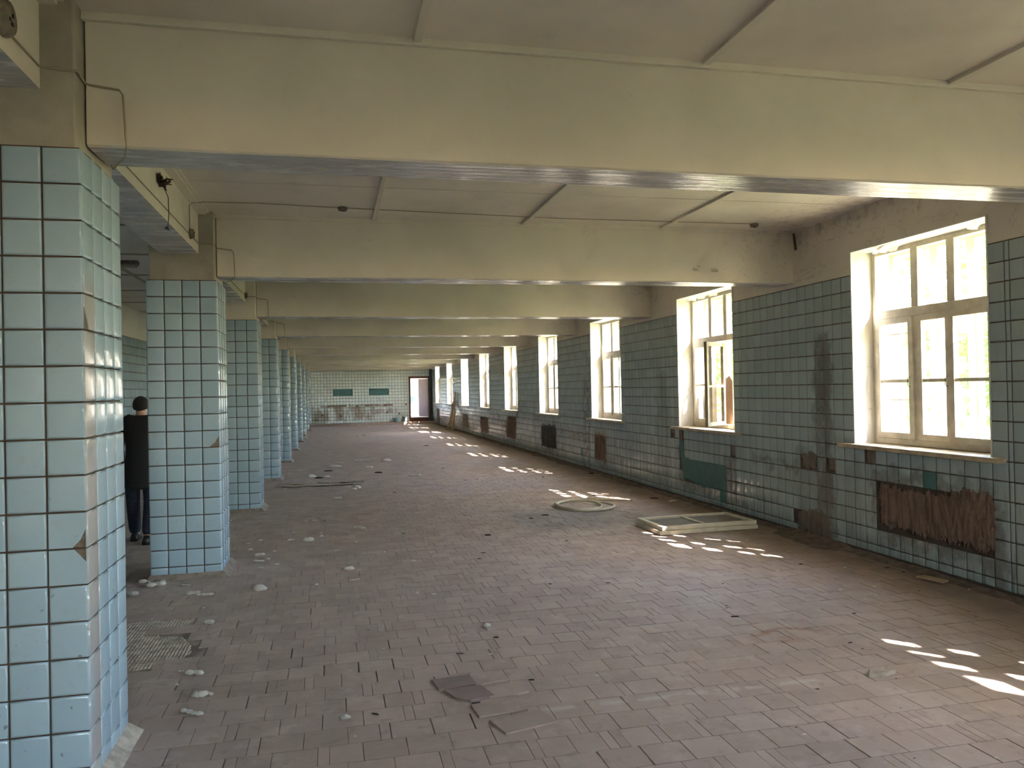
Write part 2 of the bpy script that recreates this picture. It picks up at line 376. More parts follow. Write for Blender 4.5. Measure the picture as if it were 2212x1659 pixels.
def inpoly(p, poly):
    c = False; j = len(poly)-1
    for i in range(len(poly)):
        a, b = poly[i], poly[j]
        if (a[1] > p[1]) != (b[1] > p[1]) and p[0] < (b[0]-a[0])*(p[1]-a[1])/(b[1]-a[1])+a[0]: c = not c
        j = i
    return c
ROWS = []                                 # tile rows from the top down: (z centre, height)
zt = ZT
while zt > ZB+.03:
    zb = max(zt-T, ZB); ROWS.append(((zt+zb)/2, zt-zb-.008)); zt -= T
ORD = ['first', 'second', 'third', 'fourth', 'fifth', 'sixth', 'seventh', 'eighth', 'ninth', 'tenth', 'eleventh', 'twelfth']

# ================================================================ SETTING
# ---- unseen roof slab added to block daylight, and ceiling
roof = tag(MB().box(XL-.4, 5.6, YBACK-.3, YEND+5, 3.45, 3.7).build('roof', M['white']), 'unseen roof slab added above the ceiling boards to block daylight', 'roof', kind='structure')
ceiling = tag(MB().box(XL-.1, 5.1, YBACK, YEND+.1, ZC+.018, ZC+.06).build('ceiling', M['head']), 'cream painted board ceiling between the deep cross beams', 'ceiling', kind='structure')
beamY = lambda k: Y0+.155+S*(k-1)
BW = .33
XB = [-1.17, .43, 1.93, 3.44, 5.02]
panel_n = 0
for k in range(-2, 10):
    ya, yb = beamY(k)+BW, beamY(k+1)
    if k == 9: yb = min(yb, YEND)
    if yb-ya < .5: continue
    seam = ya+2.45
    for i in range(4):
        for (p, q) in ((ya, seam), (seam, yb)):
            if q-p < .1: continue
            mb = MB(); x0, x1 = XB[i]+.002, XB[i+1]-.002; nx, ny = 5, 4; vs = []; sag = .006*R()
            for a in range(ny+1):
                for b in range(nx+1):
                    s_ = sag*math.sin(math.pi*a/ny)*math.sin(math.pi*b/nx)
                    if i == 3 and p != ya: s_ += .02*max(0, (b-2)/3)*math.sin(math.pi*a/ny*.9)
                    vs.append((x0+(x1-x0)*b/nx, p+.006+(q-p-.012)*a/ny, ZC-s_))
            fs = [(a*(nx+1)+b, (a+1)*(nx+1)+b, (a+1)*(nx+1)+b+1, a*(nx+1)+b+1) for a in range(ny) for b in range(nx)]
            mb.add(vs, fs); o = mb.build('ceiling_panel', M['ceil'], ceiling)
            sm = o.modifiers.new('t', 'SOLIDIFY'); sm.thickness = .01; sm.offset = -1
    for x in XB[1:4]: MB().box(x-.022, x+.022, ya, yb, ZC-.022, ZC+.002).build('batten', M['paint'], ceiling, bevel=.003)
    MB().box(-1.17, -1.10, ya, yb, ZC-.03, ZC+.002).box(-1.10, -1.075, ya, yb, ZC-.016, ZC+.002).build('batten', M['paint'], ceiling)
    MB().box(-1.1, 5.02, yb-.028, yb, ZC-.035, ZC+.002).build('batten', M['paint'], ceiling, bevel=.003)
    MB().box(-1.1, 5.02, ya, ya+.028, ZC-.035, ZC+.002).build('batten', M['paint'], ceiling, bevel=.003)
# aisle ceiling left of the pillars, lower
MB().box(XL-.05, -1.5, YBACK, YEND, ZCL, ZCL+.02).build('aisle_ceiling_board', M['ceil'], ceiling)
for i in range(29): MB().box(XL, -1.5, -5.0+1.6*i-.02, -5.0+1.6*i+.02, ZCL-.014, ZCL+.001).build('batten', M['head'], ceiling)
MB().box(-2.52, -2.48, YBACK, YEND, ZCL-.013, ZCL+.001).build('batten', M['head'], ceiling)

# ---- beams
for k in range(-1, 11):
    y = beamY(k); nx = 24; mb = MB(); vs = []; x0, x1 = -1.03, 5.03
    for b in range(nx+1):
        x = x0+(x1-x0)*b/nx
        w = [noise.noise(Vector((x*.9, k*3.1, j*7.7))) for j in range(3)]
        vs += [(x, y+w[0]*.006, ZC+.02), (x, y+w[1]*.006, ZBM+.008+w[2]*.007), (x, y+.012, ZBM+w[2]*.007),
               (x, y+BW-.012, ZBM+w[0]*.008), (x, y+BW, ZBM+.008+w[0]*.008), (x, y+BW, ZC+.02)]
    fs = []; mi = []
    for b in range(nx):
        for j in range(5):
            a = b*6+j; fs.append((a, a+1, a+7, a+6)); mi.append(1 if j == 2 else 0)
    mb.add(vs, fs, mi)
    o = mb.build('beam', [M['paint'], M['soffit']], smooth=False)
    lab = (ORD[k-1]+' cream cross beam in front of the camera, with grey glossy underside') if k > 0 else ('cream cross beam just behind the camera, over the near floor' if k == 0 else 'cream cross beam farther behind the camera')
    tag(o, lab, 'beam', 'cream ceiling beams with grey undersides', 'structure')
lb = MB().box(-1.50, -1.17, YBACK, YEND, ZLB, ZC+.02); lb.mi[0] = 1
tag(lb.build('beam', [M['paint'], M['soffit']]), 'long cream beam running along the tops of the tiled pillars', 'beam', kind='structure')

# ---- right wall
wall_right = tag(empty('wall_right'), 'long tiled right wall pierced by the windows', 'wall', kind='structure')
WINS = list(range(0, 10))                 # window k sits at WY0 + S*(k-1)
mb = MB(); gb = MB(); xs0, xs1 = 5.012, 5.56; prev = YBACK
for k in WINS+[None]:
    a = WY0+S*(k-1) if k is not None else YEND; b = WY1+S*(k-1) if k is not None else None
    mb.box(xs0, xs1, prev, a, -.2, 3.46); gb.box(5.006, 5.0119, prev, a, 0, ZT+.004)
    if b: mb.box(xs0, xs1, a, b, -.2, WZ0); mb.box(xs0, xs1, a, b, WZ1, 3.46); gb.box(5.006, 5.0119, a, b, 0, WZ0); prev = b
mb.build('plaster', M['paint'], wall_right); gb.build('grout', M['grout'], wall_right)
# reveals get their own white plaster skins
for k in WINS:
    a, b = WY0+S*(k-1), WY1+S*(k-1)
    MB().box(5.001, 5.5, b-.012, b+.003, WZ0, WZ1).box(5.001, 5.5, a-.003, a+.012, WZ0, WZ1).box(5.002, 5.5, a, b, WZ1-.012, WZ1+.002).build('reveal', M['white'], wall_right)
A = lambda px, py: (on(0, 5.0, px, py).y, on(0, 5.0, px, py).z)
niches = [('brick_patch', [(5.10, .34), (5.21, .30), (5.35, .33), (5.7, .30), (6.1, .33), (6.4, .30), (6.41, .71), (6.2, .70), (5.9, .69), (5.6, .70), (5.4, .76), (5.2, .78), (5.08, .70)]),
          ('teal', [(9.36, .27), (10.05, .25), (10.45, .29), (10.66, .30), (10.76, .88), (10.62, .84), (10.58, .62), (10.2, .60), (9.36, .60)]),
          ('brick_patch', [(13.98, .25), (14.57, .26), (14.58, .75), (14.3, .77), (13.97, .74)]),
          ('dark_patch', [(17.33, .28), (17.9, .25), (18.62, .29), (18.63, .77), (18.0, .8), (17.32, .78)]),
          ('brick_patch', [(21.4, .24), (22.56, .26), (22.57, .8), (21.4, .82)]), ('brick_patch', [(25.35, .22), (26.7, .22), (26.7, .68), (25.35, .70)]),
          ('grey_patch', [(29.3, .22), (30.5, .22), (30.5, .72), (29.3, .7)]), ('grey_patch', [(37.3, .1), (38.4, .1), (38.4, .8), (37.3, .8)]),
          ('grey_patch', [(7.15, .04), (7.76, .04), (7.77, .22), (7.6, .30), (7.3, .31), (7.17, .2)]),
          ('grey_patch', [(7.39, .74), (7.64, .75), (7.64, .90), (7.39, .91)]),
          ('brick_patch', [(33.3, .1), (33.6, .1), (33.6, .8), (33.3, .8)])]
single = [A(1885, 985), A(1468, 940), A(1587, 972), A(1800, 1000), A(1455, 925)]
teal1 = [A(2015, 1035), A(1567, 1070), A(1256, 978)]
wt = Tiles()
def near_any(p, q, w, h, pts): return any(abs(p-a) < w/2 and abs(q-b) < h/2 for a, b in pts)
teal_tiles = []
for k in WINS+[10]:
    a = WY0+S*(k-1)                        # right edge (nearer the camera) of window k
    pa = WY1+S*(k-2) if k > WINS[0] else YBACK
    cols = []                              # pier between window k-1 and k : whole tiles from the far edge of the earlier window
    y = pa
    while y+T < a-T-.02 and y < YEND: cols.append((y+T/2, T-.008)); y += T
    if a-T-y > .012: cols.append(((y+a-T)/2, max(.01, a-T-y-.008)))
    cols.append((a-T/2, T-.008))
    under = []
    if k < 10:
        y = WY1+S*(k-1)
        while y > a+.02: yn = max(a, y-T); under.append(((y+yn)/2, y-yn-.008)); y = yn
    for src, lim in ((cols, 9), (under, WZ0-.02)):
        for (yc, w) in src:
            if yc > YEND-.05 or w < .008: continue
            for (zc, h) in ROWS:
                if zc+h/2 > lim:
                    if zc-h/2 > lim-.03: continue
                    zt_ = lim; zb_ = zc-h/2; zc2, h2 = (zt_+zb_)/2, zt_-zb_
                else: zc2, h2 = zc, h
                if any(inpoly((yc, zc2), pl[1]) for pl in niches): continue
                if near_any(yc, zc2, .153, .153, single): continue
                if near_any(yc, zc2, .153, .153, teal1): teal_tiles.append((yc, zc2, w, h2)); continue
                wt.add((5.0, yc, zc2), '-X', w, h2)
for m_, poly in niches:
    # ragged patch of bare wall: a fine grid kept where it lies inside the noisy outline
    ya, yb = min(p[0] for p in poly)-.06, max(p[0] for p in poly)+.06; za, zb = min(p[1] for p in poly)-.06, max(p[1] for p in poly)+.06
    st = .012 if ya < 9 else (.018 if ya < 16 else .035); ny, nz = int((yb-ya)/st), int((zb-za)/st); amp = .0 if m_ == 'teal' else .035
    vs = []; keep = {}
    for b in range(nz+1):
        for a in range(ny+1):
            y, z = ya+a*st, za+b*st; vs.append((4.9985+.0035*noise.noise(Vector((y*14, z*9, 1)))*(m_ != 'teal'), y, z))
    mb = MB(); fs = []
    for b in range(nz):
        for a in range(ny):
            y, z = ya+(a+.5)*st, za+(b+.5)*st
            dy = amp*(noise.noise(Vector((y*13, z*13, 5)))+.6*noise.noise(Vector((y*40, z*30, 9)))); dz = amp*1.3*(noise.noise(Vector((y*17, z*7, 15)))+.8*noise.noise(Vector((y*50, z*20, 3))))
            if inpoly((y+dy, z+dz), poly): q = b*(ny+1)+a; fs.append((q, q+ny+1, q+ny+2, q+1))
    mb.add(vs, fs); o = mb.build('bare_patch', M[m_], wall_right, True)
    bm = bmesh.new(); bm.from_mesh(o.data); bmesh.ops.delete(bm, geom=[v for v in bm.verts if not v.link_faces], context='VERTS')
    g = bmesh.ops.extrude_face_region(bm, geom=bm.faces[:]); bmesh.ops.translate(bm, vec=(.006, 0, 0), verts=[v for v in g['geom'] if isinstance(v, bmesh.types.BMVert)])
    bm.to_mesh(o.data); bm.free()
for (yc, zc, w, h) in teal_tiles: MB().box(5.001, 5.01, yc-w/2, yc+w/2, zc-h/2, zc+h/2).build('tile', M['teal'], wall_right)
for (yc, zc) in single: MB().box(5.004, 5.011, yc-.08, yc+.08, zc-.07, zc+.07).build('bare_patch', M['grey_patch'], wall_right)
wt.build(M['tile_r'], wall_right, 300)

# ---- windows
def window(k):
    y0, y1 = WY0+S*(k-1), WY1+S*(k-1)
    w = empty('window_%d' % (k+1), (5.0, y0, WZ0))
    nm = ORD[k-1] if k > 0 else None
    tag(w, ('%s window from the camera in the right wall, white wooden double frame' % nm) if nm else 'white wooden window in the right wall beside or behind the camera', 'window', 'wooden windows in the right wall', 'structure')
    return w
W_, H_ = WY1-WY0, WZ1-WZ0                   # local: y 0..W_, z 0..H_
def frame_rect(mb, x, t, ya, yb, za, zb, s):
    mb.box(x, x+t, ya, ya+s, za, zb); mb.box(x, x+t, yb-s, yb, za, zb); mb.box(x, x+t, ya+s, yb-s, za, za+s); mb.box(x, x+t, ya+s, yb-s, zb-s, zb)
def build_window_parts():
    P = []
    for x, nm in ((.235, 'inner_frame'), (.45, 'outer_frame')):
        mb = MB(); frame_rect(mb, x, .07, 0, W_, .03, H_, .06)
        mb.box(x, x+.07, .06, W_-.06, 1.235, 1.32)          # transom
        for yc in (.635, 1.07): mb.box(x, x+.07, yc-.045, yc+.045, 1.32, H_-.06)
        for yc in (1.07,) if x < .3 else (.635, 1.07): mb.box(x, x+.07, yc-.03, yc+.03, .09, 1.235)
        P.append((nm, mb.mesh(nm, M['frame']), []))
        gl = MB()
        for ya, yb in ((.06, .59), (.68, 1.025), (1.115, W_-.06)): gl.box(x+.033, x+.036, ya, yb, 1.32, H_-.06)
        P[-1][2].append(('pane', gl.mesh('pane', M['glass'])))
    for x in (.225, .46):
        for i, (ya, yb) in enumerate(((.06, .63), (.645, 1.04), (1.10, W_-.06))):
            xx = x-(.03 if (i == 0 and x < .3) else 0)
            mb = MB(); frame_rect(mb, xx, .05, ya, yb, .09, 1.235, .055)
            g = MB(); g.box(xx+.024, xx+.027, ya+.05, yb-.05, .14, 1.19)
            mu = MB().box(xx+.008, xx+.045, ya+.055, yb-.055, .62, .65)
            ch = [('muntin', mu.mesh('muntin', M['frame'])), ('pane', g.mesh('pane', M['glass']))]
            if x < .3 and i > 0:
                ch.append(('handle', MB().tube([(xx-.004, ya+.03, .58), (xx-.03, ya+.03, .59), (xx-.03, ya+.03, .66), (xx-.004, ya+.03, .67)], .004, 6).mesh('handle', M['steel'])))
            P.append(('sash', mb.mesh('sash', M['frame']), ch))
    mb = MB().box(-.07, .25, -.13, W_+.17, -.012, .028)
    P.append(('sill', mb.mesh('sill', M['sill']), []))
    P.append(('outer_sill', MB().box(.3, .68, 0, W_, -.03, .035).mesh('outer_sill', M['sill']), []))
    return P
WP = build_window_parts()
WOBJ = {}
for k in WINS:
    w = window(k); WOBJ[k] = w
    portal(5.58, (WY0+WY1)/2+S*(k-1), (WZ0+WZ1)/2, W_, H_, (0, math.radians(90), 0)) if k <= 7 else None
    for i, (nm, me, ch) in enumerate(WP):
        if k == 7 and nm in ('inner_frame', 'sash') and i < 6 and i != 1: continue
        if k == 2 and nm == 'sash' and i in (2, 3): continue
        o = link(nm, me, w)
        if nm in ('sill', 'inner_frame'):
            b = o.modifiers.new('b', 'BEVEL'); b.width = .005; b.segments = 2
        for cn, cm in ch:
            if k == 2 and cn == 'pane' and nm == 'sash': continue
            link(cn, cm, o)
# second window: broken sashes, plywood and hardboard stuffed between the frames
w2 = WOBJ[2]
mb = MB(); xf = Matrix.Translation((.20, .63, 0)) @ Matrix.Rotation(math.radians(-52), 4, 'Z')
for b in ((-.02, .02, -.56, -.51), (-.02, .02, -.05, 0)): mb.box(b[0], b[1], b[2], b[3], .09, 1.2, xf=xf)
mb.box(-.02, .02, -.51, -.05, .09, .14, xf=xf); mb.box(-.02, .02, -.51, -.05, 1.15, 1.2, xf=xf); mb.box(-.012, .012, -.51, -.05, .6, .63, xf=xf)
mb.build('sash', M['wood'], w2)
o = MB().prism([(0, 0), (.33, 0), (.33, .62), (.24, .70), (.16, .66), (.05, .78), (0, .8)], (.36, 1.02, .06), (0, -1, 0), (0, 0, 1), (-1, 0, 0), .012, 0).build('plywood_sheet', M['ply'], w2); o['label'] = 'torn orange plywood sheet'
o = MB().box(.33, .345, 1.12, 1.52, .12, .56).build('hardboard_sheet', M['hard'], w2); o['label'] = 'grey hardboard covering lower pane'
# rods seen between the frames of the first window
w1 = WOBJ[1]
for z in (1.09, .45): MB().tube([(.38, 1.12, z-.01), (.38, 1.3, z+.004), (.38, 1.6, z)], .005, 6).build('rod', M['steel'], w1)
# peeling paint curls on the reveal head of the first two windows
for k, pts in ((1, [(1.25, .10), (1.18, .13), (1.1, .08), (.20, .1), (1.3, .06)]), (2, [(1.3, .1), (1.0, .1), (.7, .12)])):
    for (yy, xx) in pts:
        mb = MB(); vs = []; L, Wd = U(.08, .16), U(.04, .08)
        for i in range(6):
            for j in range(3): vs.append((xx+Wd*(j-1)*.7+U(-.008, .008), yy+L*(i/5-.5), H_-.013-.055*(i/5)**2*(1+.2*U(-1, 1))))
        mb.add(vs, [(i*3+j, i*3+j+1, i*3+j+4, i*3+j+3) for i in range(5) for j in range(2)])
        mb.build('paint_flake', M['white'], WOBJ[k], True)

# ---- left wall, end walls
def flat_wall(name, ax, c0, rng, mat, label, skip=None, top=2.72, part='plaster', thick=.2):
    w = tag(empty(name), label, 'wall', kind='structure'); t = Tiles(); a = rng[0]
    while a < rng[1]-.02:
        b = min(a+T, rng[1])
        for zc, h in ROWS:
            m_ = (a+b)/2
            if skip and skip(m_, zc): continue
            p = {'+X': (c0, m_, zc), '-Y': (m_, c0, zc), '+Y': (m_, c0, zc)}[ax]
            t.add(p, ax, b-a-.006, h)
        a = b
    return w, t
wall_left, tl = flat_wall('wall_left', '+X', XL, (1.0, YEND), M['tile_e'], 'left wall of the side aisle, tiled below bare plaster')
mb = MB(); openings = []
pv = YBACK
for a, b in openings+[(None, None)]:
    mb.box(XL-.25, XL-.012, pv, a if a is not None else YEND, -.2, 3.46)
    if a is not None: mb.box(XL-.25, XL-.012, a, b, -.2, 1.0); mb.box(XL-.25, XL-.012, a, b, 2.95, 3.46); portal(XL-.26, (a+b)/2, 1.97, b-a, 1.95, (0, math.radians(-90), 0)); pv = b
mb.build('plaster', M['white'], wall_left)
MB().box(XL-.0119, XL-.007, 1.0, YEND, 0, ZT+.004).build('grout', M['grout'], wall_left)
tl.build(M['tile_p'], wall_left, 0)
DX0, DX1, DZ0, DZ1 = 3.90, 4.80, .14, 2.31  # doorway in the end wall
def skip_end(x, z):
    if DX0-.1 < x < DX1+.02 and z < DZ1+.08: return True
    return (.04 < x < 1.0 or 1.81 < x < 2.75) and 1.47 < z < 1.81
wall_end, te = flat_wall('wall_back', '-Y', YEND, (XL, XR), M['tile_e'], 'far end wall in pale tiles with rust stains below', skip_end)
MB().box(XL-.2, DX0, YEND+.012, YEND+.25, -.2, 3.46).box(DX1, 5.56, YEND+.012, YEND+.25, -.2, 3.46).box(DX0, DX1, YEND+.012, YEND+.25, DZ1, 3.46).box(DX0, DX1, YEND+.012, YEND+.25, -.2, DZ0).build('plaster', M['white'], wall_end)
MB().box(XL, DX0, YEND+.006, YEND+.0119, 0, ZT+.004).box(DX1, XR, YEND+.006, YEND+.0119, 0, ZT+.004).box(DX0, DX1, YEND+.006, YEND+.0119, DZ1, ZT).build('grout', M['grout'], wall_end)
te.build(M['tile_e'], wall_end, 0)
for a, b in ((.04, 1.01), (1.81, 2.76)): MB().box(a, b, YEND-.004, YEND+.009, 1.48, 1.83).build('teal_panel', M['teal'], wall_end)
for x, z in ((-.2, .98), (1.2, .98), (2.6, .98), (3.65, 1.0), (2.7, .62), (3.3, .55), (-.5, .55), (.4, .5)):   # rusty pipe stubs
    MB().tube([(x, YEND, z), (x, YEND-.05, z), (x+.02, YEND-.08, z-.03)], .03, 8).build('pipe_stub', M['steel'], wall_end)
ps = tag(MB().box(XL, 5.0, 39.42, YEND, -.02, .115).build('trim_1', M['slab'], bevel=.01), 'low concrete step running along the foot of the end wall', 'step', kind='structure')
tag(MB().box(4.86, 4.999, YEND-.14, YEND-.001, .116, 2.76).box(4.84, 4.999, YEND-.16, YEND-.001, .116, .2).build('trim_2', M['teal_dark'], bevel=.006), 'dark teal boxed pipe in the far right corner beside the doorway', 'pipe', kind='structure')
# the wall behind the camera, open to daylight through two wide windows
wf = tag(empty('wall_front'), 'wall behind the camera with wide window openings', 'wall', kind='structure')
mb = MB(); pv = XL
for a, b in ((.6, 1.9), (None, None)):
    mb.box(pv, a if a is not None else 5.56, YBACK-.3, YBACK, -.2, 3.46)
    if a is not None: mb.box(a, b, YBACK-.3, YBACK, -.2, .7); mb.box(a, b, YBACK-.3, YBACK, 2.95, 3.46); portal((a+b)/2, YBACK-.31, 1.8, b-a, 2.25, (math.radians(90), 0, 0)); pv = b
mb.build('plaster', M['white'], wf)

# ---- door and the room beyond it
door = tag(empty('door_1', (DX0, YEND, .115)), 'open doorway in the end wall with red-brown frame', 'door', kind='structure')
o = MB().box(-.09, .0, -.03, .1, 0, 2.27).box(.9, .96, -.03, .1, 0, 2.27).box(-.09, .96, -.03, .1, 2.19, 2.29).build('door_frame', M['red'], door, bevel=.006)
MB().box(0, .9, -.03, .12, 0, .2).build('threshold', M['red'], door)
xf = Matrix.Translation((.9, .1, 0)) @ Matrix.Rotation(math.radians(-62), 4, 'Z')
lf = MB().box(-.86, 0, 0, .04, .22, 2.17, xf=xf).build('door_leaf', M['maroon'], door, bevel=.004)
MB().box(-.8, -.06, -.008, 0, .35, 1.1, xf=xf).box(-.8, -.06, -.008, 0, 1.25, 2.05, xf=xf).build('door_panel', M['maroon'], lf)
rb = tag(empty('wall_beyond'), 'tiled walls of the bright room beyond the doorway', 'wall', kind='structure')
MB().box(3.2, 5.8, 44.5, 44.7, 0, 3.4).box(3.1, 3.2, YEND+.25, 44.7, 0, 3.4).box(5.5, 5.7, YEND+.25, 41.3, 0, 3.4).box(5.5, 5.7, 43.4, 44.7, 0, 3.4).box(5.5, 5.7, 41.3, 43.4, 0, 1.0).box(5.5, 5.7, 41.3, 43.4, 2.8, 3.4).build('plaster', M['white'], rb)
MB().box(3.2, 5.5, YEND+.25, 44.5, -.1, .3).build('room_floor', M['floor'], rb)
t = Tiles()
for i in range(15):
    for zc, h in ROWS:
        if zc > .4 and zc < 2.2: t.add((3.3+i*T, 44.49, zc), '-Y', T-.006, h)
t.build(M['tile_p'], rb, 0)
MB().box(4.0, 4.5, 44.46, 44.5, .95, 1.35).build('teal_panel', M['teal'], rb)
portal(5.72, 42.3, 1.9, 2.1, 1.8, (0, math.radians(90), 0))

# ---- pillars
N1 = [on(1, Y0, 190, 1167), on(1, Y0+S, 470, 966)]
def shift_poly(w, h, cut):                  # tile outline with one corner broken away
    x, y = w/2, h/2
    if cut[0] == 'lr': return [(-x, -y), (x-cut[1], -y), (x-cut[1]*.45, -y+cut[2]*.35), (x, -y+cut[2]), (x, y), (-x, y)]
    if cut[0] == 'ur': return [(-x, -y), (x, -y), (x, y-cut[2]), (x-cut[1]*.6, y-cut[2]*.35), (x-cut[1], y), (-x, y)]
    if cut[0] == 'll': return [(-x+cut[1], -y), (x, -y), (x, y), (-x, y), (-x, -y+cut[2]), (-x+cut[1]*.6, -y+cut[2]*.5)]
for k in range(-1, 11):
    yf = Y0+S*(k-1); yb = yf+PW
    if k == 10: yb = YEND+.01
    p = empty('pillar', (XP-PW/2, (yf+min(yb, YEND))/2, 0))
    n = ORD[k-1] if k > 0 else None
    tag(p, ('%s square pillar from the camera clad in pale blue tiles' % n) if n else ('tiled pillar beside the camera' if k == 0 else 'tiled pillar well behind the camera'), 'pillar', 'blue tiled pillars along the side aisle', 'structure')
    bpy.context.view_layer.update() if False else None
    core = MB().box(XP-PW+.012, XP-.012, yf+.012, yb-.012 if k < 10 else yb, -.02, ZT+.003).build('grout', M['grout'], p); parent_keep(core, p)
    hd = MB(); seg = 6
    hd.box(XP-PW+.025, XP-.028, yf+.022, yb-.022 if k < 10 else yb, ZT-.01, 3.45)
    h = hd.build('pillar_head', M['head'] if k < 3 else M['paint'], p, bevel=.008); parent_keep(h, p)
    t = Tiles()
    cs = [-.0+T*(i+.5) for i in range(4)]
    broken = []
    for c in cs:
        for r_, (zc, h) in enumerate(ROWS):
            if k > 8 and c != cs[0] and False: continue
            fr = (XP-PW+c, yf, zc); rt = (XP, yf+c, zc)
            cut = None
            if k == 1 and c == cs[3]:
                if abs(zc-h/2-N1[0].z) < .05: cut = ('lr', .055, .09)
                elif abs(zc+h/2-N1[0].z) < .05: cut = ('ur', .05, .06)
            if k == 2 and c == cs[3] and abs(zc-h/2-N1[1].z) < .07: cut = ('lr', .09, .11)
            if cut: broken.append((fr, '-Y', h, cut))
            else: t.add(fr, '-Y', T-.008, h)
            if k == 1 and c == cs[0] and 1.97 < zc+h/2 and zc-h/2 < 2.03 and zc > 1.99: broken.append((rt, '+X', h, ('ll', .07, .09)))
            elif k < 10 or c < .5: t.add(rt, '+X', T-.006, h)
            if k < 10: t.add((XP-PW+c, yb, zc), '+Y', T-.008, h)
            if k < 10: t.add((XP-PW, yf+c, zc), '-X', T-.008, h)
    p.matrix_world = Matrix.Translation(p.location)
    inv = Matrix.Translation(-p.location)
    t.l = [(inv @ mw, w, h, n_) for mw, w, h, n_ in t.l]
    # score with world positions
    wl = t.l; sc = []
    class _T(Tiles): pass
    px = []
    for i, (mw, w, h, n_) in enumerate(wl):
        c = mw.translation+p.location; q = project(c); v = 0
        if q and -40 < q[0] < 2250 and -60 < q[1] < 1719 and n_.dot(EYE-c) > 0: v = F_PX*(w+h)/2/q[2]
        px.append(v)
    order = sorted(range(len(wl)), key=lambda i: -px[i]); ch = set(i for i in order[:300] if px[i] > 9.5)
    mb = MB()
    for i, (mw, w, h, n_) in enumerate(wl):
        if i in ch:
            kk = ('p', w, h)
            if kk not in MESHES: MESHES[kk] = MB().add(*tile_geo(w, h)).mesh('tile', M['tile_p'], True)
            o = bpy.data.objects.new('tile', MESHES[kk]); COL.objects.link(o); o.parent = p; o.matrix_local = mw
        else:
            vs, fs = tile_geo(w, h); mb.add([mw @ Vector(v) for v in vs], fs)
    if mb.v: tag(mb.build('tile_field', M['tile_p'], p, True), kind='stuff')
    for c, ax, h, cut in broken:
        u, v, n_ = AX[ax]; o = MB().prism(shift_poly(T-.008, h, cut), Vector(c)-p.location, u, v, n_, .008, .002).build('tile', M['tile_p'], p); o['label'] = 'tile with a corner broken off'
        MB().prism([(a*.98, b*.98) for a, b in shift_poly(T-.008, h, ('lr', 0.0001, .0001))], Vector(c)-p.location-n_*.005, u, v, n_, .004, 0).build('bare_mortar', M['grey_patch'], p)
    # splayed mortar foot
    x0, x1, y0_, y1_ = XP-PW, XP, yf, min(yb, YEND-.001); d = .07
    vs = [(x0, y0_, ZB+.012), (x1, y0_, ZB+.012), (x1, y1_, ZB+.012), (x0, y1_, ZB+.012), (x0-d*.6, y0_-d*.35, -.005), (x1+d, y0_-d*.35, -.005), (x1+d, y1_+d*.35, -.005), (x0-d*.6, y1_+d*.35, -.005)]
    ft = MB().add(vs, [(0, 4, 5, 1), (1, 5, 6, 2), (2, 6, 7, 3), (3, 7, 4, 0)]).build('mortar_foot', M['rubble' if k == 1 else 'foot'], p); parent_keep(ft, p)

# ---- floor
floor = tag(MB().box(XL-.1, 5.2, YBACK-.1, YEND+.2, -.3, -.0045).build('floor', M['slab']), 'dusty brown tiled floor of the empty hall', 'floor', kind='structure')
ft = Tiles('floor'); TX, TY = .205, .19
hole1 = [(-1.7, 6.33), (-1.02, 6.30), (-1.06, 6.1), (-1.22, 6.05), (-1.2, 5.85), (-1.04, 5.8), (-.96, 5.62), (-.92, 5.42), (-1.02, 5.2), (-1.7, 5.1)]
hole2 = [(-.95, 14.9), (-.3, 14.9), (.1, 14.75), (-.1, 14.35), (-.5, 14.45), (-.95, 14.3)]
loose_px = [(980, 1476, 12), (1012, 1498, 8)]
rows = int((YEND-YBACK)/TY)+1
big = []
for j in range(rows):
    y = YBACK+TY*j+TY/2
    if y > 39.45: break
    off = (j % 2)*TX*.5+U(-.03, .03)
    near = 1.8 < y < 12
    x = XL+off-TX
    while x < 5.0:
        w = TX
        xa, xb = max(x, XL), min(x+w, 5.0); x += w
        if xb-xa < .04: continue
        xc = (xa+xb)/2
        if inpoly((xc, y), hole1) or inpoly((xc, y), hole2): continue
        if xa < XP+.0 and xb > XP-PW and any(abs(y-(Y0+S*(k-1)+PW/2)) < PW/2 for k in range(-1, 11)):
            if xa > XP-PW and xb < XP: continue
        gx = random.choice((.001, .0015, .005, .009)); gy = random.choice((.0006, .0008, .001, .003))
        split = R() < .35 and xb-xa > .18
        pieces = [(xa, xb)]
        if split: s_ = xa+(xb-xa)*random.choice((.25, .75)); pieces = [(xa, s_+.0002), (s_, xb)]
        for (a, b) in pieces:
            ft.add(((a+b)/2, y, -.001 if not near else U(-.0010, .0004)), '+Z', b-a-gx if not split else b-a-.002, TY-gy, (.007 if R() < .08 else .0025) if near else .002)
for k in range(len(ft.l)):                  # keep sizes to a short list so tiles share mesh data
    mw, w, h, n_ = ft.l[k]; ft.l[k] = (mw, round(w, 3), round(h, 3), n_)
ft.build(M['floor'], floor, 300, 9.5, 'floor_tile', 'floor_tile_field')
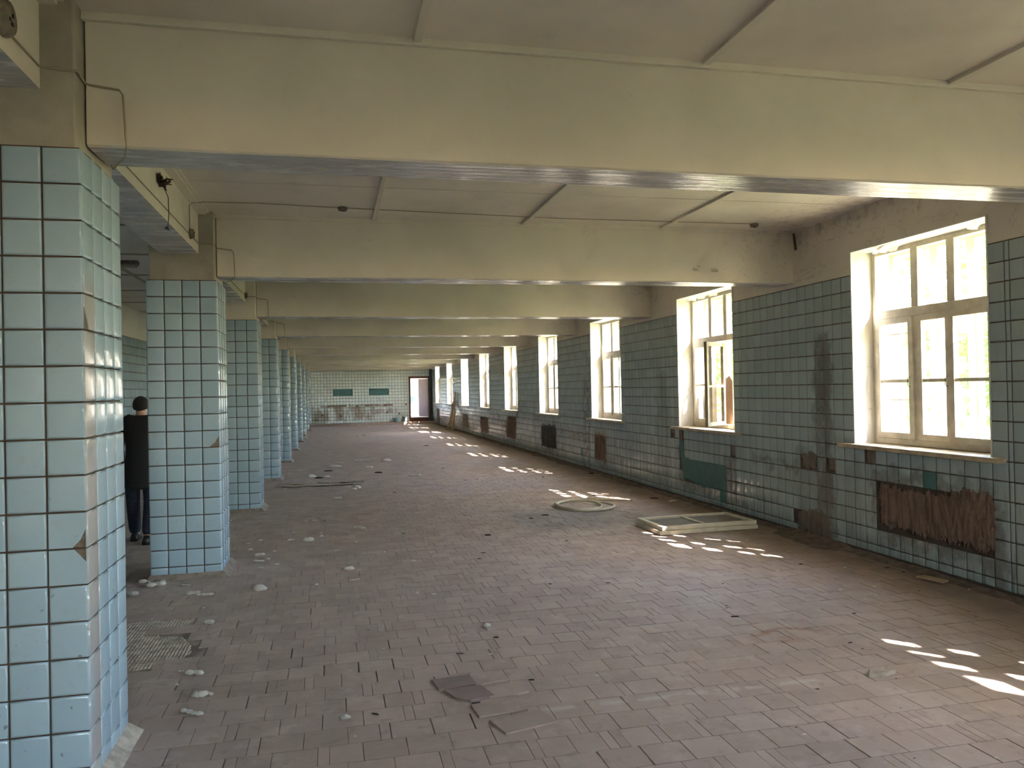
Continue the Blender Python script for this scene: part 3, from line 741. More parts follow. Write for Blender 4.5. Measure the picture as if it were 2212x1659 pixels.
# ribbed mortar bed in the hole beside the first pillar, and debris-filled hole farther on
def bed(poly, step, z, name):
    x0, x1 = min(p[0] for p in poly)-.1, max(p[0] for p in poly)+.12; y0_, y1_ = min(p[1] for p in poly)-.1, max(p[1] for p in poly)+.1
    mb = MB(); nx = int((x1-x0)/step); ny = int((y1_-y0_)/(step*1.6)); vs = []
    for j in range(ny+1):
        for i in range(nx+1):
            x, y = x0+i*step, y0_+j*step*1.6
            inside = inpoly((x, y), poly)
            rid = .0045*(i % 2)*(.55+.9*noise.noise(Vector((x*5+7, y*5, 2))))+.003*noise.noise(Vector((x*9, y*9, 0)))
            vs.append((x, y, (z+rid) if inside else z-.004))
    mb.add(vs, [(j*(nx+1)+i, j*(nx+1)+i+1, (j+1)*(nx+1)+i+1, (j+1)*(nx+1)+i) for j in range(ny) for i in range(nx)])
    return tag(mb.build(name, M['bed'], floor), kind='stuff')
bed(hole1, .011, -.0035, 'mortar_bed'); bed(hole2, .03, -.004, 'mortar_bed')
for i in range(14):
    x, y = -.82+.21*(i % 7)+U(-.01, .01), (14.45, 14.8)[i//7]+U(-.05, .05); o = MB().prism([(-.1, -.09), (.1, -.09), (.1, .09), (-.1, .09)], (x, y, .03), (1, 0, U(-.15, .15)), (0, 1, U(-.1, .1)), (0, 0, 1), .012, .002)
    tag(o.build('loose_tile', M['floor'] if i % 3 else M['rubble']), 'heaved floor tile in the broken patch beside the far pillars', 'floor tile', 'heaved tiles beside the fourth pillar')
# brown silt banked along the foot of the right wall
mb = MB(); vs = []; n = 300
for i in range(n+1):
    y = .0+i*(39.3/n); w = .05+.07*(noise.noise(Vector((y*1.3, 0, 0)))+.5); h = .03+.02*noise.noise(Vector((y*2.1, 3, 0)))
    if 6.9 < y < 7.9: w += .12; h += .02
    for j, (a, b) in enumerate(((0, 1), (.35, .55), (.7, .18), (1, 0))):
        vs.append((4.999-w*a*1.5+U(-.01, .01)*(j > 0), y, -.003+h*b+U(-.003, .003)))
mb.add(vs, [(i*4+j, i*4+j+1, (i+1)*4+j+1, (i+1)*4+j) for i in range(n) for j in range(3)])
tag(mb.build('dirt', M['silt'], floor, True), kind='stuff')

# ================================================================ OUTSIDE
tag(MB().box(5.56, 60, -40, 90, -.6, -.45).box(-60, 5.56, -40, YBACK-.3, -.6, -.45).box(-60, XL-.25, YBACK-.3, 90, -.6, -.45).build('ground', M['lawn']), 'sunlit grass outside the windows', 'grass', kind='structure')
def crown(parent, c, r, n, size, mat, seed):
    rr = random.Random(seed); mb = MB()
    for _ in range(n):
        d = Vector((rr.gauss(0, 1), rr.gauss(0, 1), rr.gauss(0, .8))).normalized()*(rr.random()**.4)
        p = Vector(c)+Vector((d.x*r[0], d.y*r[1], d.z*r[2])); s_ = size*rr.uniform(.6, 1.3)
        a = Vector((rr.uniform(-1, 1), rr.uniform(-1, 1), rr.uniform(-1, 1))).normalized(); b = a.orthogonal().normalized(); e = a.cross(b)
        mb.add([p-b*s_, p+e*s_*.45, p+b*s_, p-e*s_*.45], [(0, 1, 2, 3)])
    return tag(mb.build('foliage', mat, parent), kind='stuff')
def tree(name, x, y, h, r, n, mat, label, group=None, seed=1, low=.3, size=.09):
    t = tag(empty(name, (x, y, -.45)), label, 'tree', group)
    pts = [(U(-.06, .06)*i, U(-.06, .06)*i, h*.8*i/6) for i in range(7)]
    MB().tube(pts, [.14-.017*i for i in range(7)], 10).build('trunk', M['bark'], t, True)
    for i in range(4):
        a = U(0, 6.28); z = h*(.4+.1*i); MB().tube([(0, 0, z), (math.cos(a)*r*.35, math.sin(a)*r*.35, z+.35), (math.cos(a)*r*.7, math.sin(a)*r*.7, z+.6)], [.05, .035, .015], 6).build('branch', M['bark'], t, True)
    crown(t, (0, 0, h*(low+1)/2), (r, r, h*(1-low)/2), n, size, mat, seed)
    return t
pb = on(0, 7.6, 1915, 880)
tree('birch_tree', 7.7, pb.y, 5.2, 1.25, 700, M['leaf'], 'pale-barked birch just outside the first window', seed=3, low=.55, size=.07)
for i, (x, y, h, r) in enumerate([(14.5, 9.5, 4.6, 1.9), (15, 15, 5.2, 2.2), (14.2, 22.5, 4.6, 2.0), (16, 31, 5.5, 2.4), (20, 41, 6, 2.8), (18.5, 12.5, 4.2, 1.8), (20, 25, 6, 2.6)]):
    tree('leafy_tree', x, y, h, r, 3600, M['leaf2'] if i % 2 else M['leaf'], ['leafy tree beyond the first window, blurred by glare', 'leafy tree beyond the second window, blurred by glare', 'leafy tree beyond the third window', 'leafy tree beyond the fourth window', 'leafy tree beyond the farthest windows', 'lower leafy tree beside the one past the second window', 'tall leafy tree behind the others outside'][i], 'trees outside the windows', seed=20+i, low=.12, size=.13)
for i, (px, py, x) in enumerate([(1945, 870, 7.2), (1993, 780, 7.4), (2110, 560, 7.6)]):
    p = on(0, x, px, py); s_ = tag(empty('bush', (x, p.y, -.45)), ['low green bush seen through the first window, lower left pane', 'thin green bush behind the first window, middle pane', 'green bush behind the first window, upper right pane'][i], 'bush')
    MB().tube([(0, 0, 0), (.05, .03, p.z*.5+.2), (0, 0, p.z+.2)], [.03, .02, .01], 6).build('stem', M['bark'], s_)
    crown(s_, (0, 0, p.z+.35), (.35, .35, .75), 420, .06, M['leaf'], 60+i)

sp_me = None  # slender trees added outside the windows to block the lower sun rays
for k in WINS[:-2]:
    e = tag(empty('sun_block_tree', (6.62, WY0+S*(k-1)+W_/2-1.45, -.45)), ('slender leafy tree added to cut the sun outside the %s window' % ORD[k-1]) if k > 0 else ('slender leafy tree added to cut the sun outside the window beside the camera' if k == 0 else 'slender leafy tree added to cut the sun outside the rearmost window'), 'tree', 'slender trees added to shrink the sun patches')
    if sp_me is None:
        a_ = MB().tube([(0, -1.5, 0), (.02, -1.4, 1.5), (.0, -1.1, 2.6), (0, -.3, 3.5), (0, .6, 3.75)], [.035, .03, .022, .015, .006], 8).build('stem', M['bark'], e, True)
        b_ = crown(e, (0, 0, 3.62), (.28, 1.1, .30), 330, .07, M['leaf'], 77); sp_me = (a_, b_)
    else:
        for o_ in sp_me: c_ = o_.copy(); COL.objects.link(c_); c_.parent = e

# ================================================================ THINGS
# ---- cables, junction boxes and torn fittings on the beams
XLB = -1.166
def cable(pts, label, r=.005, mat='wire'):
    return tag(MB().tube(pts, r, 6).build('cable', M[mat]), label, 'cable')
zq = lambda px, py: on(0, XLB, px, py)
def pillar_cable(k, lab):
    ya = Y0+S*(k-1)+.018; yb = beamY(k)-.004; zz = 3.05
    x0 = XP-.024
    cable([(XLB, ya-3.0, zz-.02), (XLB, ya-1.5, zz-.01), (XLB, ya-.02, zz), (XLB+.01, ya-.004, zz), (x0-.01, ya-.004, zz-.005), (x0+.006, ya, zz-.005),
           (x0+.006, yb-.012, zz-.012), (x0+.02, yb-.006, zz-.015), (x0+.14, yb-.006, zz-.03), (x0+.155, yb-.006, zz-.05), (x0+.165, yb-.008, ZBM+.03), (x0+.165, yb-.004, ZBM-.008), (x0+.13, yb+.12, ZBM-.012), (x0+.03, yb+BW, ZBM-.012), (XLB, yb+BW+.16, 2.99), (XLB, yb+.9, 3.02)], lab)
for k in range(1, 5): pillar_cable(k, 'painted cable looping round the head of the %s pillar' % ORD[k-1])
def jbox(p, ax, label, s=.045):
    e = tag(empty('junction_box', p), label, 'junction box')
    if ax == 'X': MB().tube([(0, 0, 0), (.012, 0, 0), (.032, 0, 0)], [s, s, s*.86], 16).build('housing', M['box'], e, True); c = [(.033, dy, dz) for dy, dz in ((.014, .014), (-.012, -.008), (.006, -.02))]
    else: MB().tube([(0, 0, 0), (0, 0, -.012), (0, 0, -.03)], [s, s, s*.86], 16).build('housing', M['box'], e, True); c = [(dy, dz, -.031) for dy, dz in ((.014, .014), (-.012, -.008), (.006, -.02))]
    for q in c: MB().box(q[0]-.004, q[0]+.004, q[1]-.006, q[1]+.006, q[2]-.006, q[2]+.006).build('terminal', M['black'], e)
    return e
jbox(tuple(zq(410, 505)), 'X', 'round grey junction box on the long beam near the second pillar')
jbox(tuple(zq(529, 638)), 'X', 'small junction box on the long beam near the third pillar')
jbox(tuple(zq(3, 38)), 'X', 'round junction box cut by the left picture edge on the near beam', .07)
jbox(tuple(on(0, XLB, 595, 693)), 'X', 'tiny junction box on the long beam near the fourth pillar')
c1 = on(2, ZC, 740, 448); jbox(tuple(c1), 'Z', 'round socket box in the ceiling between first two beams, left side')
c2 = on(2, ZC-.01, 1629, 484); jbox(tuple(c2), 'Z', 'broken socket box in the ceiling near the window wall')
q1 = zq(410, 500)
cable([tuple(q1), (XLB, q1.y, ZC-.05), (XLB+.02, q1.y, ZC-.034), (XLB+.12, q1.y+.01, ZC-.02), (-.6, q1.y+.05, ZC-.006), tuple(c1+Vector((0, 0, -.006))), ((c1.x+c2.x)/2, c1.y+.12, ZC-.014), tuple(c2)], 'thin cable crossing the ceiling bay from the long beam to the window side', .004)
e = tag(empty('broken_bracket', tuple(zq(345, 400))), 'torn rusty lamp bracket with frayed ends on the long beam', 'bracket')
mb = MB()
for i in range(9):
    a = U(-.09, .09); b = U(-.03, .05); mb.tube([(0, a*.3, b*.3), (U(.02, .06), a*.7, b), (U(.03, .09), a+U(-.04, .04), b+U(-.05, .05))], [.012, .008, .003], 5)
mb.build('torn_metal', M['steel'], e)
MB().prism([(-.10, .02), (-.06, -.035), (0, -.02), (.05, .015), (-.02, .05)], (.01, -.02, .03), (0, 1, 0), (.1, 0, 1), (1, 0, 0), .004, 0).build('plate', M['steel'], e)
MB().tube([(.02, 0, 0), (.05, .03, -.08), (.05, .04, -.2), (.045, .02, -.30)], .003, 5).build('hanging_wire', M['black'], e)
MB().tube([(.045, -.035, -.31), (.045, .045, -.305)], .009, 6).build('connector', M['black'], e)
p = on(2, ZCL-.03, 271, 569)
e = tag(empty('ceiling_lamp', (p.x, p.y, ZCL)), 'small dark lamp fitting under the side aisle ceiling', 'lamp')
MB().box(-.14, .14, -.05, .05, -.05, 0).build('housing', M['box'], e, bevel=.005); MB().box(-.12, .12, -.04, .04, -.075, -.051).build('lamp_cover', M['head'], e)
e = tag(empty('wall_bracket', (4.98, 7.72, 3.22)), 'bent strap hanging in the corner under the second beam', 'bracket')
MB().prism([(-.02, .09), (.01, .09), (.0, -.1), (-.04, -.09)], (-.01, -.05, 0), (0, 1, 0), (0, .1, 1), (-1, 0, .2), .008, 0).build('strap', M['steel'], e)

# ---- flaked paint lying loose at beam ends
def flakes(x0, x1, y, z, n, w):
    for i in range(n):
        xx = U(x0, x1); s_ = U(.02, w); mb = MB(); vs = []
        for a in range(4):
            for b in range(3): vs.append((xx+s_*(b-1)*.6+U(-.006, .006), y-.003-.03*(a/3)**2, z-s_*a/3*.8))
        mb.add(vs, [(a*3+b, a*3+b+1, a*3+b+4, a*3+b+3) for a in range(3) for b in range(2)])
        z += U(-.04, .04); o = mb.build('paint_flake', M['paint'], None, True); tag(o, 'curled flake of cream paint peeling off the second beam', 'paint flake', 'paint flakes peeling from the second beam')
flakes(3.7, 4.2, beamY(2), 2.95, 3, .07)

# ---- hose with scrap board
e = tag(empty('hose', (3.45, 10.45, 0)), 'pale rubber hose coiled in two loops on the floor', 'hose')
pts = []
for i in range(97):
    t_ = i/96; a = t_*4*math.pi+2.6; rx = .385-.075*(t_ > .5)*min(1, (t_-.5)*6); cx = -.02-.10*max(0, min(1, (t_-.45)*5))
    pts.append((cx+rx*math.cos(a), .02+.50*rx/.385*math.sin(a), .014+.014*(t_ > .5)+.01*math.sin(a*1.5)))
MB().tube(pts, .019, 10).build('coil', M['rubber'], e, True)
e = tag(empty('board', (3.80, 11.02, 0)), 'broken brown boards lying behind the coiled hose', 'board')
MB().prism([(-.20, -.09), (.42, -.33), (.44, -.28), (.16, .06), (-.12, .16)], (0, 0, .022), (1, 0, 0), (0, 1, 0), (0, 0, 1), .014, 0).build('plank', M['wood'], e)
MB().prism([(-.42, .05), (-.16, -.16), (-.05, -.05), (-.28, .22)], (0, 0, .036), (1, 0, .06), (0, 1, 0), (-.06, 0, 1), .012, 0).build('plank', M['wood'], e)

# ---- window sashes lying on the floor
def flat_sash(name, c, rz, w, d, z, label, mat):
    e = tag(empty(name, (c[0], c[1], z), rz), label, 'window sash'); mb = MB()
    for b in ((-w/2, w/2, -d/2, -d/2+.055), (-w/2, w/2, d/2-.055, d/2), (-w/2, -w/2+.055, -d/2+.055, d/2-.055), (w/2-.055, w/2, -d/2+.055, d/2-.055)): mb.box(b[0], b[1], b[2], b[3], 0, .042)
    mb.build('sash_frame', M['frame'], e, bevel=.004)
    MB().box(-.05, -.02, -d/2+.055, d/2-.055, .008, .036).build('muntin', M['frame'], e)
    MB().box(-w/2+.05, w/2-.05, -d/2+.05, d/2-.05, .014, .018).build('pane', M['hard'] if mat else M['glass'], e)
flat_sash('window_sash', (4.13, 8.50), .03, 1.22, .70, .001, 'cream window sash on the floor, lower of the two stacked', 1)
flat_sash('window_sash', (4.15, 8.53), .045, 1.20, .68, .045, 'cream window sash on the floor, upper of the two stacked', 1)

# ---- boards leaning at the far window wall, and at the seventh pillar
for i, (xb, yb, xt, yt, L, wd) in enumerate([(4.62, 32.2, 4.97, 32.5, 1.15, .09), (4.78, 32.0, 4.98, 32.3, 1.25, .07), (4.86, 32.05, 4.97, 32.15, 1.6, .09), (4.93, 32.9, 4.98, 33.1, 1.1, .1)]):
    e = MB(); a = Vector((xb, yb, .0)); top = Vector((xt, yt, L)); d = (top-a).normalized(); s_ = d.cross(Vector((1, .4, 0))).normalized()*wd/2; n_ = d.cross(s_).normalized()*.012
    vs = [q+sg*s_+tg*n_ for q in (a+Vector((0, 0, .015)), top) for sg in (-1, 1) for tg in (-1, 1)]
    e.add(vs, [(0, 1, 3, 2), (4, 6, 7, 5), (0, 4, 5, 1), (2, 3, 7, 6), (0, 2, 6, 4), (1, 5, 7, 3)])
    tag(e.build('board', M['wood']), ['leftmost slanting board leaning on the far window wall', 'narrow board leaning on the far window wall, second from left', 'tallest upright board leaning on the far window wall', 'rightmost short board leaning on the far window wall'][i], 'board')
yp = Y0+S*6
mb = MB(); a = floor_at(664, 951); vs = []
for q in (Vector((a.x, a.y, .02)), Vector((XP+.03, yp+.2, .42))):
    for sg in (-.045, .045):
        for tg in (0, .02): vs.append(q+Vector((tg, sg, 0)))
mb.add(vs, [(0, 1, 3, 2), (4, 6, 7, 5), (0, 4, 5, 1), (2, 3, 7, 6), (0, 2, 6, 4), (1, 5, 7, 3)])
tag(mb.build('board', M['chip']), 'short white board leaning on the foot of a far pillar', 'board')

# ---- pale blue basin by the end wall
e = tag(empty('basin', (3.15, 39.85, .115)), 'cracked pale blue basin beside the doorway step', 'basin')
mb = MB(); mb.tube([(0, 0, 0), (0, 0, .1), (0, 0, .22)], [.12, .16, .2], 14, cap=False); mb.build('bowl', M['plastic'], e, True)
MB().prism([(-.1, 0), (.12, 0), (.1, .25), (-.02, .3)], (.32, -.05, .0), (1, .2, 0), (0, .3, 1), (0, -1, .3), .02, .003).build('lid', M['teal_dark'], e)

# ---- displaced floor tiles in the foreground
def loose_tile(c, w, h, rz, tilt, z, label, poly=None):
    e = MB(); poly = poly or [(-w/2, -h/2), (w/2, -h/2), (w/2, h/2), (-w/2, h/2)]
    e.prism(poly, (0, 0, .012), (1, 0, 0), (0, 1, 0), (0, 0, 1), .012, .0015)
    o = e.build('loose_tile', M['floor_dark' if label.startswith('dark') else 'floor']); o.location = (c[0], c[1], z-.006); o.rotation_euler = (tilt[0], tilt[1], rz); tag(o, label, 'floor tile', 'loose tiles on the near floor'); return o
q = floor_at(981, 1475); loose_tile(q, .22, .16, .12, (0, .0), .002, 'dark loose floor tile, farther of the two lying askew')
q = floor_at(1014, 1500); loose_tile(q, .22, .17, .10, (0, .0), .004, 'dark broken floor tile with curved edge, nearer of the two lying askew', poly=[(-.12, .09), (.09, .09), (.12, -.08), (-.02, -.10), (-.09, -.03)])
q = floor_at(1055, 1466); loose_tile(q, .20, .15, .14, (.012, -.02), .003, 'pinkish raised floor tile beside the dark askew tiles')
q = floor_at(1090, 1495); loose_tile(q, .22, .15, .12, (.01, -.01), .003, 'slab of raised floor tile right of the dark askew tiles', poly=[(-.12, .08), (.1, .08), (.12, -.06), (.0, -.075), (-.1, -.05)])
q = floor_at(1078, 1530); loose_tile(q, .26, .16, .10, (.012, -.012), .004, 'raised floor tile beside the small dark gap')
q = floor_at(1130, 1562); loose_tile(q, .30, .17, .12, (.03, -.012), .004, 'cracked tilted floor tile casting a shadow, nearest of the raised ones', poly=[(-.15, .08), (.13, .09), (.16, -.06), (-.12, -.09)])
q = floor_at(1035, 1533); o = tag(MB().prism([(-.018, -.09), (.03, -.10), (.022, .1), (-.022, .1)], (q.x, q.y, .0022), (1, 0, 0), (0, 1, 0), (0, 0, 1), .002, 0).build('dark_hole_sheet', M['darkchip'], floor))  # thin dark sheet laid on the floor, painting the shade of a hole
q = floor_at(1900, 1457); o = MB().prism([(-.11, -.03), (.02, -.05), (.12, -.02), (.1, .04), (-.05, .05)], (q.x, q.y, .022), (.8, 0, .03), (0, .8, 0), (0, 0, 1), .022, .01).build('cement_lump', M['rubble']); tag(o, 'flat grey cement lump on the floor near the right sun patches', 'rubble')
q = floor_at(2040, 1253); o = MB().prism([(-.11, -.04), (.12, -.05), (.11, .04), (-.1, .05)], (q.x-.12, q.y, .026), (.3, -1, 0), (1, .3, 0), (0, 0, 1), .012, .003).build('tile_fragment', M['wood']); tag(o, 'yellowish flat slab lying at the foot of the right wall', 'rubble')

# ---- crumbs: foam lumps, pale chips and dark bits
def lump_mesh(seed, mat, n=3, flat=.45):
    rr = random.Random(seed); bm = bmesh.new()
    for i in range(n):
        g = bmesh.ops.create_icosphere(bm, subdivisions=2, radius=.5/(1+.35*(n-1))*rr.uniform(.8, 1.15))
        dx = (i-(n-1)/2)*.36+rr.uniform(-.05, .05); dy = rr.uniform(-.14, .14)
        for v in g['verts']:
            v.co *= 1+.35*noise.noise(v.co*5+Vector((seed, i, 0)))
            v.co = Vector((v.co.x+dx, v.co.y+dy, max(-.02, v.co.z*flat+.10)))
    me = bpy.data.meshes.new('lump'); bm.to_mesh(me); bm.free(); me.materials.append(mat)
    for p_ in me.polygons: p_.use_smooth = True
    return me
FO = [lump_mesh(s_, M['foam'], 1+s_ % 4) for s_ in range(8)]
CH = [lump_mesh(30+s_, M['chip'], 1, .25) for s_ in range(3)]
DK = [lump_mesh(50+s_, M['darkchip'], 1+s_ % 2, .35) for s_ in range(4)]
def z1(l): return [(a/3.6867, b/3.6867+1209, w/3.6867) for a, b, w in l]
foam = z1([(1140, 178, 70), (1175, 182, 50), (1245, 203, 110), (1475, 205, 50), (1300, 175, 60), (1050, 278, 80), (1540, 270, 85), (1635, 280, 90), (2068, 235, 95), (1662, 502, 95), (1552, 905, 120), (1442, 888, 30), (1410, 995, 35), (1585, 1082, 110), (1655, 1070, 80), (1535, 1217, 160), (1620, 383, 20)])
foam += [(a/3.6867, b/3.6867+850, w/3.6867) for a, b, w in [(1995, 1243, 40), (2070, 1285, 60), (2062, 1336, 60), (2140, 1318, 35), (2075, 1170, 30), (1980, 1195, 25), (2080, 1388, 30), (2185, 1258, 25), (2205, 1362, 40)]]
foam += [(600+a/3.6867, 900+b/3.6867, w/3.6867) for a, b, w in [(478, 650, 50), (175, 430, 40), (90, 456, 30), (455, 397, 90), (495, 374, 50), (675, 349, 90), (865, 351, 66), (755, 338, 56), (725, 406, 50), (1090, 468, 66), (870, 660, 25), (240, 986, 75), (105, 984, 45), (130, 927, 30), (342, 932, 25), (625, 998, 35), (565, 918, 15), (475, 1068, 38), (850, 1079, 28), (945, 1069, 25), (1228, 1082, 38), (640, 880, 45), (680, 890, 40), (220, 838, 40), (295, 828, 35), (435, 958, 25), (350, 952, 30), (565, 1216, 70), (650, 1220, 25), (612, 1302, 60), (310, 1340, 35), (1075, 1156, 55), (1370, 1157, 32), (530, 1182, 28), (1113, 1410, 40), (1240, 1416, 36), (1483, 1420, 28), (1145, 1366, 20), (1190, 1343, 20), (2150, 1416, 22), (1455, 893, 22), (60, 578, 30), (640, 566, 60), (600, 580, 50), (820, 850, 14), (1635, 660, 28), (270, 480, 60), (395, 484, 50), (205, 555, 24), (655, 638, 20)]]
foam += [(700+a/3.6867, 1250+b/3.6867, w/3.6867) for a, b, w in [(1300, 377, 70), (1113, 128, 28), (875, 128, 28), (475, 557, 22), (165, 1106, 80), (2170, 776, 42), (1325, 604, 36), (1455, 626, 24), (250, 1256, 26), (1300, 1350, 30)]]
chips = [(1612+a/3.6867, 1209+b/3.6867, w/3.6867) for a, b, w in [(250, 86, 30), (750, 241, 45), (1020, 211, 35), (1050, 196, 26), (950, 316, 45), (1030, 278, 25), (785, 62, 25), (1775, 236, 30), (1990, 1575, 35), (462, 1388, 42), (1240, 457, 18), (855, 303, 18), (1172, 297, 16), (1078, 342, 26), (555, 182, 14), (785, 816, 16), (655, 788, 20), (1908, 293, 16)]]
chips += [(1050+a/3.6867, 950+b/3.6867, w/3.6867) for a, b, w in [(1160, 896, 70), (1020, 918, 22), (820, 957, 28), (1015, 897, 28), (1545, 957, 22), (540, 800, 40), (2080, 796, 22), (490, 1232, 30), (1485, 486, 100)]]
dark = [(1612+a/3.6867, 1209+b/3.6867, w/3.6867) for a, b, w in [(435, 36, 36), (305, 153, 16), (860, 427, 35), (925, 710, 22), (1115, 871, 22), (826, 660, 40), (220, 257, 14), (565, 1030, 32), (1230, 1180, 14), (395, 1334, 26), (1340, 1580, 20), (1120, 64, 40), (1255, 96, 30), (1375, 245, 22), (1195, 948, 18), (1100, 1252, 16), (728, 755, 10), (990, 717, 10), (1830, 450, 18)]]
dark += [(1050+a/3.6867, 950+b/3.6867, w/3.6867) for a, b, w in [(1340, 465, 60), (1405, 632, 44), (468, 600, 60), (360, 625, 36), (405, 686, 16), (640, 802, 28), (1235, 1047, 18), (510, 1148, 24), (970, 1138, 34), (1640, 915, 12), (365, 811, 12), (80, 1572, 44), (1980, 1408, 60), (1915, 1322, 22), (1915, 1338, 22), (855, 443, 30), (930, 290, 20), (455, 296, 26), (620, 293, 14), (840, 268, 44), (1885, 1145, 24)]]
dark += [(600+a/3.6867, 900+b/3.6867, w/3.6867) for a, b, w in [(372, 831, 22), (1000, 929, 34), (1675, 943, 50), (1635, 1084, 40), (1606, 1131, 36), (930, 602, 26), (805, 445, 66), (1800, 813, 16), (1490, 790, 14), (2095, 918, 14), (330, 487, 90), (400, 432, 70), (575, 160, 10), (630, 155, 20), (685, 150, 20), (790, 157, 14), (1185, 229, 70), (1495, 505, 20), (1590, 495, 16), (1315, 411, 24)]]
dark += [(700+a/3.6867, 1250+b/3.6867, w/3.6867) for a, b, w in [(410, 1080, 70), (1080, 596, 60), (1370, 464, 32), (352, 408, 20), (1655, 806, 50), (1800, 42, 26)]]
special = {('foam', 15): 'longest ragged foam strip on the floor beside the nearest pillar', ('foam', 13): 'lumpy foam cluster just above the longest foam strip', ('foam', 10): 'oval foam lump below the hole in the floor tiles',
           ('foam', 9): 'foam lump at the upper right of the hole in the floor tiles', ('foam', 8): 'bright foam lump alone right of the second pillar foot', ('foam', 7): 'right one of two foam lumps in front of the second pillar',
           ('foam', 6): 'left one of two foam lumps in front of the second pillar', ('foam', 2): 'flat foam lump tight against the second pillar foot', ('foam', 75): 'smooth pill-shaped foam lump in the middle of the near floor',
           ('foam', 79): 'pale foam lump on the bottom left floor', ('foam', 36): 'largest foam lump in the middle distance beside the second pillar', ('chip', 18): 'long white stick of plaster on the floor before the sashes',
           ('chip', 26): 'pale flat scrap on the floor by the teal wall patch'}
def scatter(lst, protos, nm, label, cat, group, key):
    for i, (px, py, w) in enumerate(lst):
        p_ = floor_at(px, py+w*.05); q_ = project(p_)
        if p_.x > 4.93: continue
        size = w*q_[2]/F_PX
        o = bpy.data.objects.new(nm, protos[i % len(protos)]); COL.objects.link(o)
        o.location = (p_.x, p_.y, .0); k_ = min(size, .4 if key == 'foam' else .16); o.scale = (k_, k_*(U(.6, 1.1) if key == 'foam' else U(.3, .7) if w < 14 else U(.12, .2)), min(k_, .14)*U(.9, 1.4)*(1 if key == 'foam' else .5)); o.rotation_euler = (0, 0, U(-.4, .4)-YAW)
        sp = special.get((key, i)); x_, y_ = p_.x, p_.y
        if y_ > 17: ph = 'far down the hall'
        elif y_ > 12.5: ph = 'around the broken tiles by the fourth pillar'
        elif x_ < 0: ph = 'beside the nearest pillar' if y_ < 5 else 'between the first and second pillars' if y_ < 7.6 else 'past the second pillar foot'
        elif x_ > 3.2: ph = 'near the wall under the first window' if y_ < 7.6 else 'near the lying window sashes'
        elif x_ > 1.6: ph = 'right of centre on the near floor' if y_ < 6 else 'in front of the coiled hose'
        else: ph = 'around the raised tiles in the foreground' if y_ < 5 else 'on the open middle floor' if y_ < 8 else 'on the middle floor left of the coiled hose'
        sz = {'foam': 'big ' if w > 18 else 'small ' if w > 9 else 'tiny ', 'chip': 'small ' if w > 8 else 'tiny ', 'dark': 'small ' if w > 9 else 'tiny '}[key]
        tag(o, sp or (sz+label+' '+ph), cat, None if sp else (sz+group+' '+ph))
scatter(foam, FO, 'foam_crumb', 'off-white foam crumb', 'foam crumb', 'foam crumbs', 'foam')
scatter(chips, CH, 'plaster_chip', 'white plaster chip', 'plaster chip', 'white plaster chips', 'chip')
scatter(dark, DK, 'dark_crumb', 'dark crumb of dirt', 'dirt crumb', 'dark crumbs', 'dark')

# ---- person walking away down the side aisle
def skin(name, verts, edges, rad, mat, parent, sub=2):
    me = bpy.data.meshes.new(name); me.from_pydata(verts, edges, []); me.materials.append(mat)
    o = link(name, me, parent); sm = o.modifiers.new('skin', 'SKIN'); sm.use_smooth_shade = True
    lay = me.skin_vertices[0].data if me.skin_vertices else None
    if lay is None:
        bm = bmesh.new(); bm.from_mesh(me); bm.verts.layers.skin.verify(); bm.to_mesh(me); bm.free(); lay = me.skin_vertices[0].data
    for i, r_ in enumerate(rad): lay[i].radius = r_ if isinstance(r_, tuple) else (r_, r_)
    lay[0].use_root = True
    ss = o.modifiers.new('sub', 'SUBSURF'); ss.levels = sub; ss.render_levels = sub
    return o
person = tag(empty('person', (-2.15, 9.70, 0)), 'person in dark jacket and jeans walking away behind the second pillar', 'person')
# local: x right, y forward (away from the camera)
bv = [(0, 0, .88), (0, .0, 1.02), (0, .0, 1.2), (0, .01, 1.34), (0, .03, 1.42), (0, .05, 1.475), (0, .065, 1.555), (0, .07, 1.60),
      (-.09, 0, .85), (-.10, .05, .48), (-.10, .13, .09), (-.10, .22, .05), (.09, 0, .85), (.10, .0, .47), (.085, -.14, .10), (.085, -.05, .04),
      (-.17, .01, 1.34), (-.215, .0, 1.08), (-.20, .08, .86), (.17, .01, 1.34), (.215, .0, 1.08), (.20, .08, .86)]
be = [(0, 1), (1, 2), (2, 3), (3, 4), (4, 5), (5, 6), (6, 7), (0, 8), (8, 9), (9, 10), (10, 11), (0, 12), (12, 13), (13, 14), (14, 15), (3, 16), (16, 17), (17, 18), (3, 19), (19, 20), (20, 21)]
br = [(.13, .1), (.12, .09), (.14, .1), (.13, .09), .055, .05, (.072, .09), (.07, .085), .08, .055, .04, .035, .08, .055, .04, .035, .05, .042, .032, .05, .042, .032]
skin('body', bv, be, br, M['skin'], person)
for sx in (-1, 1):                          # hands: a palm, four fingers and a thumb
    hv = [(sx*.20, .08, .86), (sx*.20, .10, .79)]; he = [(0, 1)]; hr = [.028, (.02, .036)]
    for f_ in range(4):
        b0 = len(hv); L = (.07, .08, .075, .06)[f_]; yy = .13-.02*f_
        hv += [(sx*.20, yy, .775), (sx*.197, yy+.004, .775-L*.5), (sx*.185, yy+.008, .775-L)]; he += [(1, b0), (b0, b0+1), (b0+1, b0+2)]; hr += [.0095, .009, .008]
    b0 = len(hv); hv += [(sx*.19, .135, .82), (sx*.175, .155, .79), (sx*.17, .16, .76)]; he += [(0, b0), (b0, b0+1), (b0+1, b0+2)]; hr += [.011, .01, .009]
    skin('hand', hv, he, hr, M['skin'], person, 1)
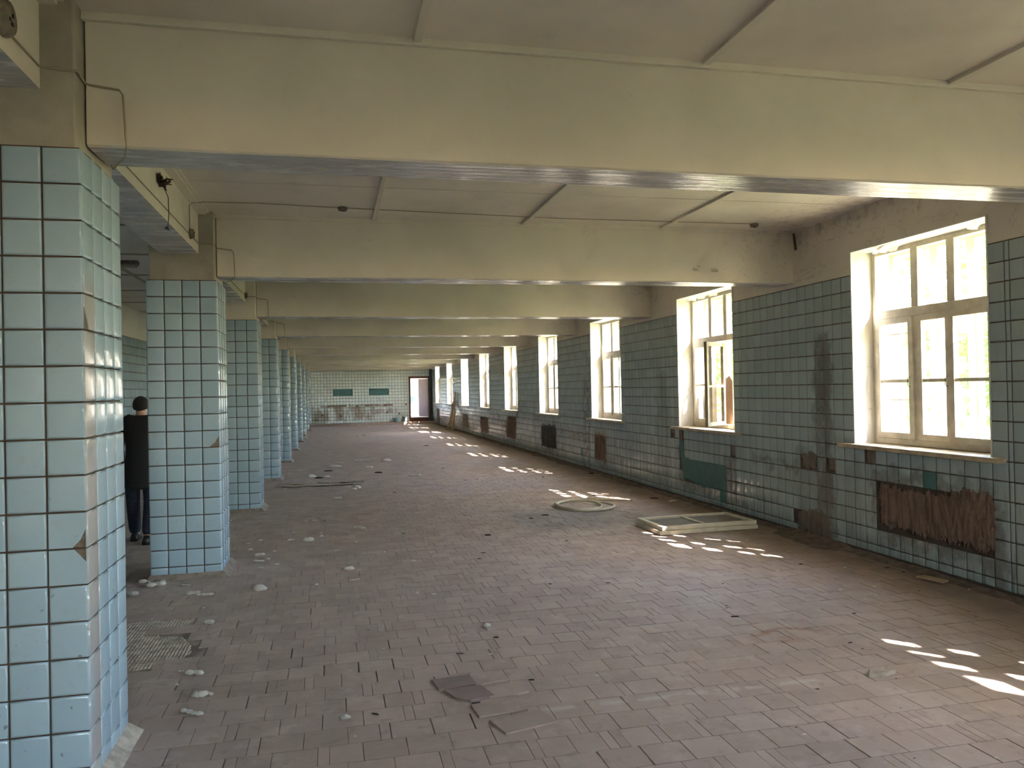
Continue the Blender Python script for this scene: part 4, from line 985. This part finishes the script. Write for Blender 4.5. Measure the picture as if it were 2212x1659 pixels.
jv = [(0, 0, .78), (0, .0, .95), (0, .0, 1.08), (0, .0, 1.22), (0, .01, 1.33), (0, .03, 1.42), (-.12, .015, 1.385), (-.205, .01, 1.34), (-.245, .0, 1.08), (-.225, .075, .86), (.12, .015, 1.385), (.205, .01, 1.34), (.245, .0, 1.08), (.225, .075, .86), (0, -.01, .60)]
je = [(14, 0), (0, 1), (1, 2), (2, 3), (3, 4), (4, 5), (4, 6), (6, 7), (7, 8), (8, 9), (4, 10), (10, 11), (11, 12), (12, 13)]
jr = [(.19, .13), (.175, .125), (.17, .12), (.185, .13), (.17, .125), (.07, .07), (.085, .09), (.072, .075), (.062, .062), (.046, .05), (.085, .09), (.072, .075), (.062, .062), (.046, .05), (.205, .155)]
skin('jacket', jv, je, jr, M['jacket'], person)
tv = [(0, 0, .84), (-.095, 0, .78), (-.10, .05, .47), (-.10, .13, .065), (.095, 0, .78), (.10, .0, .46), (.085, -.14, .08)]
skin('jeans', tv, [(0, 1), (1, 2), (2, 3), (0, 4), (4, 5), (5, 6)], [(.12, .09), .095, .08, .068, .105, .08, .068], M['jeans'], person)
for x, y, z, pt in ((-.10, .13, .0, .0), (.085, -.14, .0, .25)):
    mb = MB(); vs = []; prof = [(-.09, .035, .07), (-.05, .042, .10), (.0, .042, .095), (.06, .046, .065), (.12, .045, .05), (.165, .03, .035)]
    for (yy, hw, hh) in prof:
        for (a, b) in ((-1, 0), (-1.05, .45), (-.6, 1), (.6, 1), (1.05, .45), (1, 0)): vs.append((hw*a, yy, hh*b))
    fs = [(i*6+j, (i+1)*6+j, (i+1)*6+(j+1) % 6, i*6+(j+1) % 6) for i in range(5) for j in range(6)]+[tuple(range(6)), tuple(30+j for j in range(6))[::-1]]
    o = mb.add(vs, fs).build('shoe', M['shoe'], person, True); o.location = (x, y, z)
bm = bmesh.new(); bmesh.ops.create_icosphere(bm, subdivisions=3, radius=1)
for v in bm.verts:
    c = v.co; back = max(0, -c.y)
    if c.z < -.25-.55*back: c.z = -.25-.55*back
    v.co = Vector((c.x*.088, c.y*.104, c.z*.105))*(1+.05*noise.noise(c*9))
me = bpy.data.meshes.new('hair'); bm.to_mesh(me); bm.free(); me.materials.append(M['hair'])
for p_ in me.polygons: p_.use_smooth = True
o = link('hair', me, person); o.location = (0, .055, 1.563)
bm = bmesh.new(); bmesh.ops.create_icosphere(bm, subdivisions=2, radius=1)
for sx in (-1, 1):
    me = bpy.data.meshes.new('ear')
    b2 = bmesh.new(); bmesh.ops.create_icosphere(b2, subdivisions=2, radius=1)
    for v in b2.verts: v.co = Vector((v.co.x*.010, v.co.y*.018, v.co.z*.03))
    b2.to_mesh(me); b2.free(); me.materials.append(M['skin']); o = link('ear', me, person); o.location = (sx*.082, .07, 1.54)
bm.free()
mb = MB(); mb.add([(0, .175, 1.545), (-.016, .155, 1.515), (.016, .155, 1.515), (0, .15, 1.56)], [(0, 1, 2), (0, 3, 1), (0, 2, 3)]).build('nose', M['skin'], person)
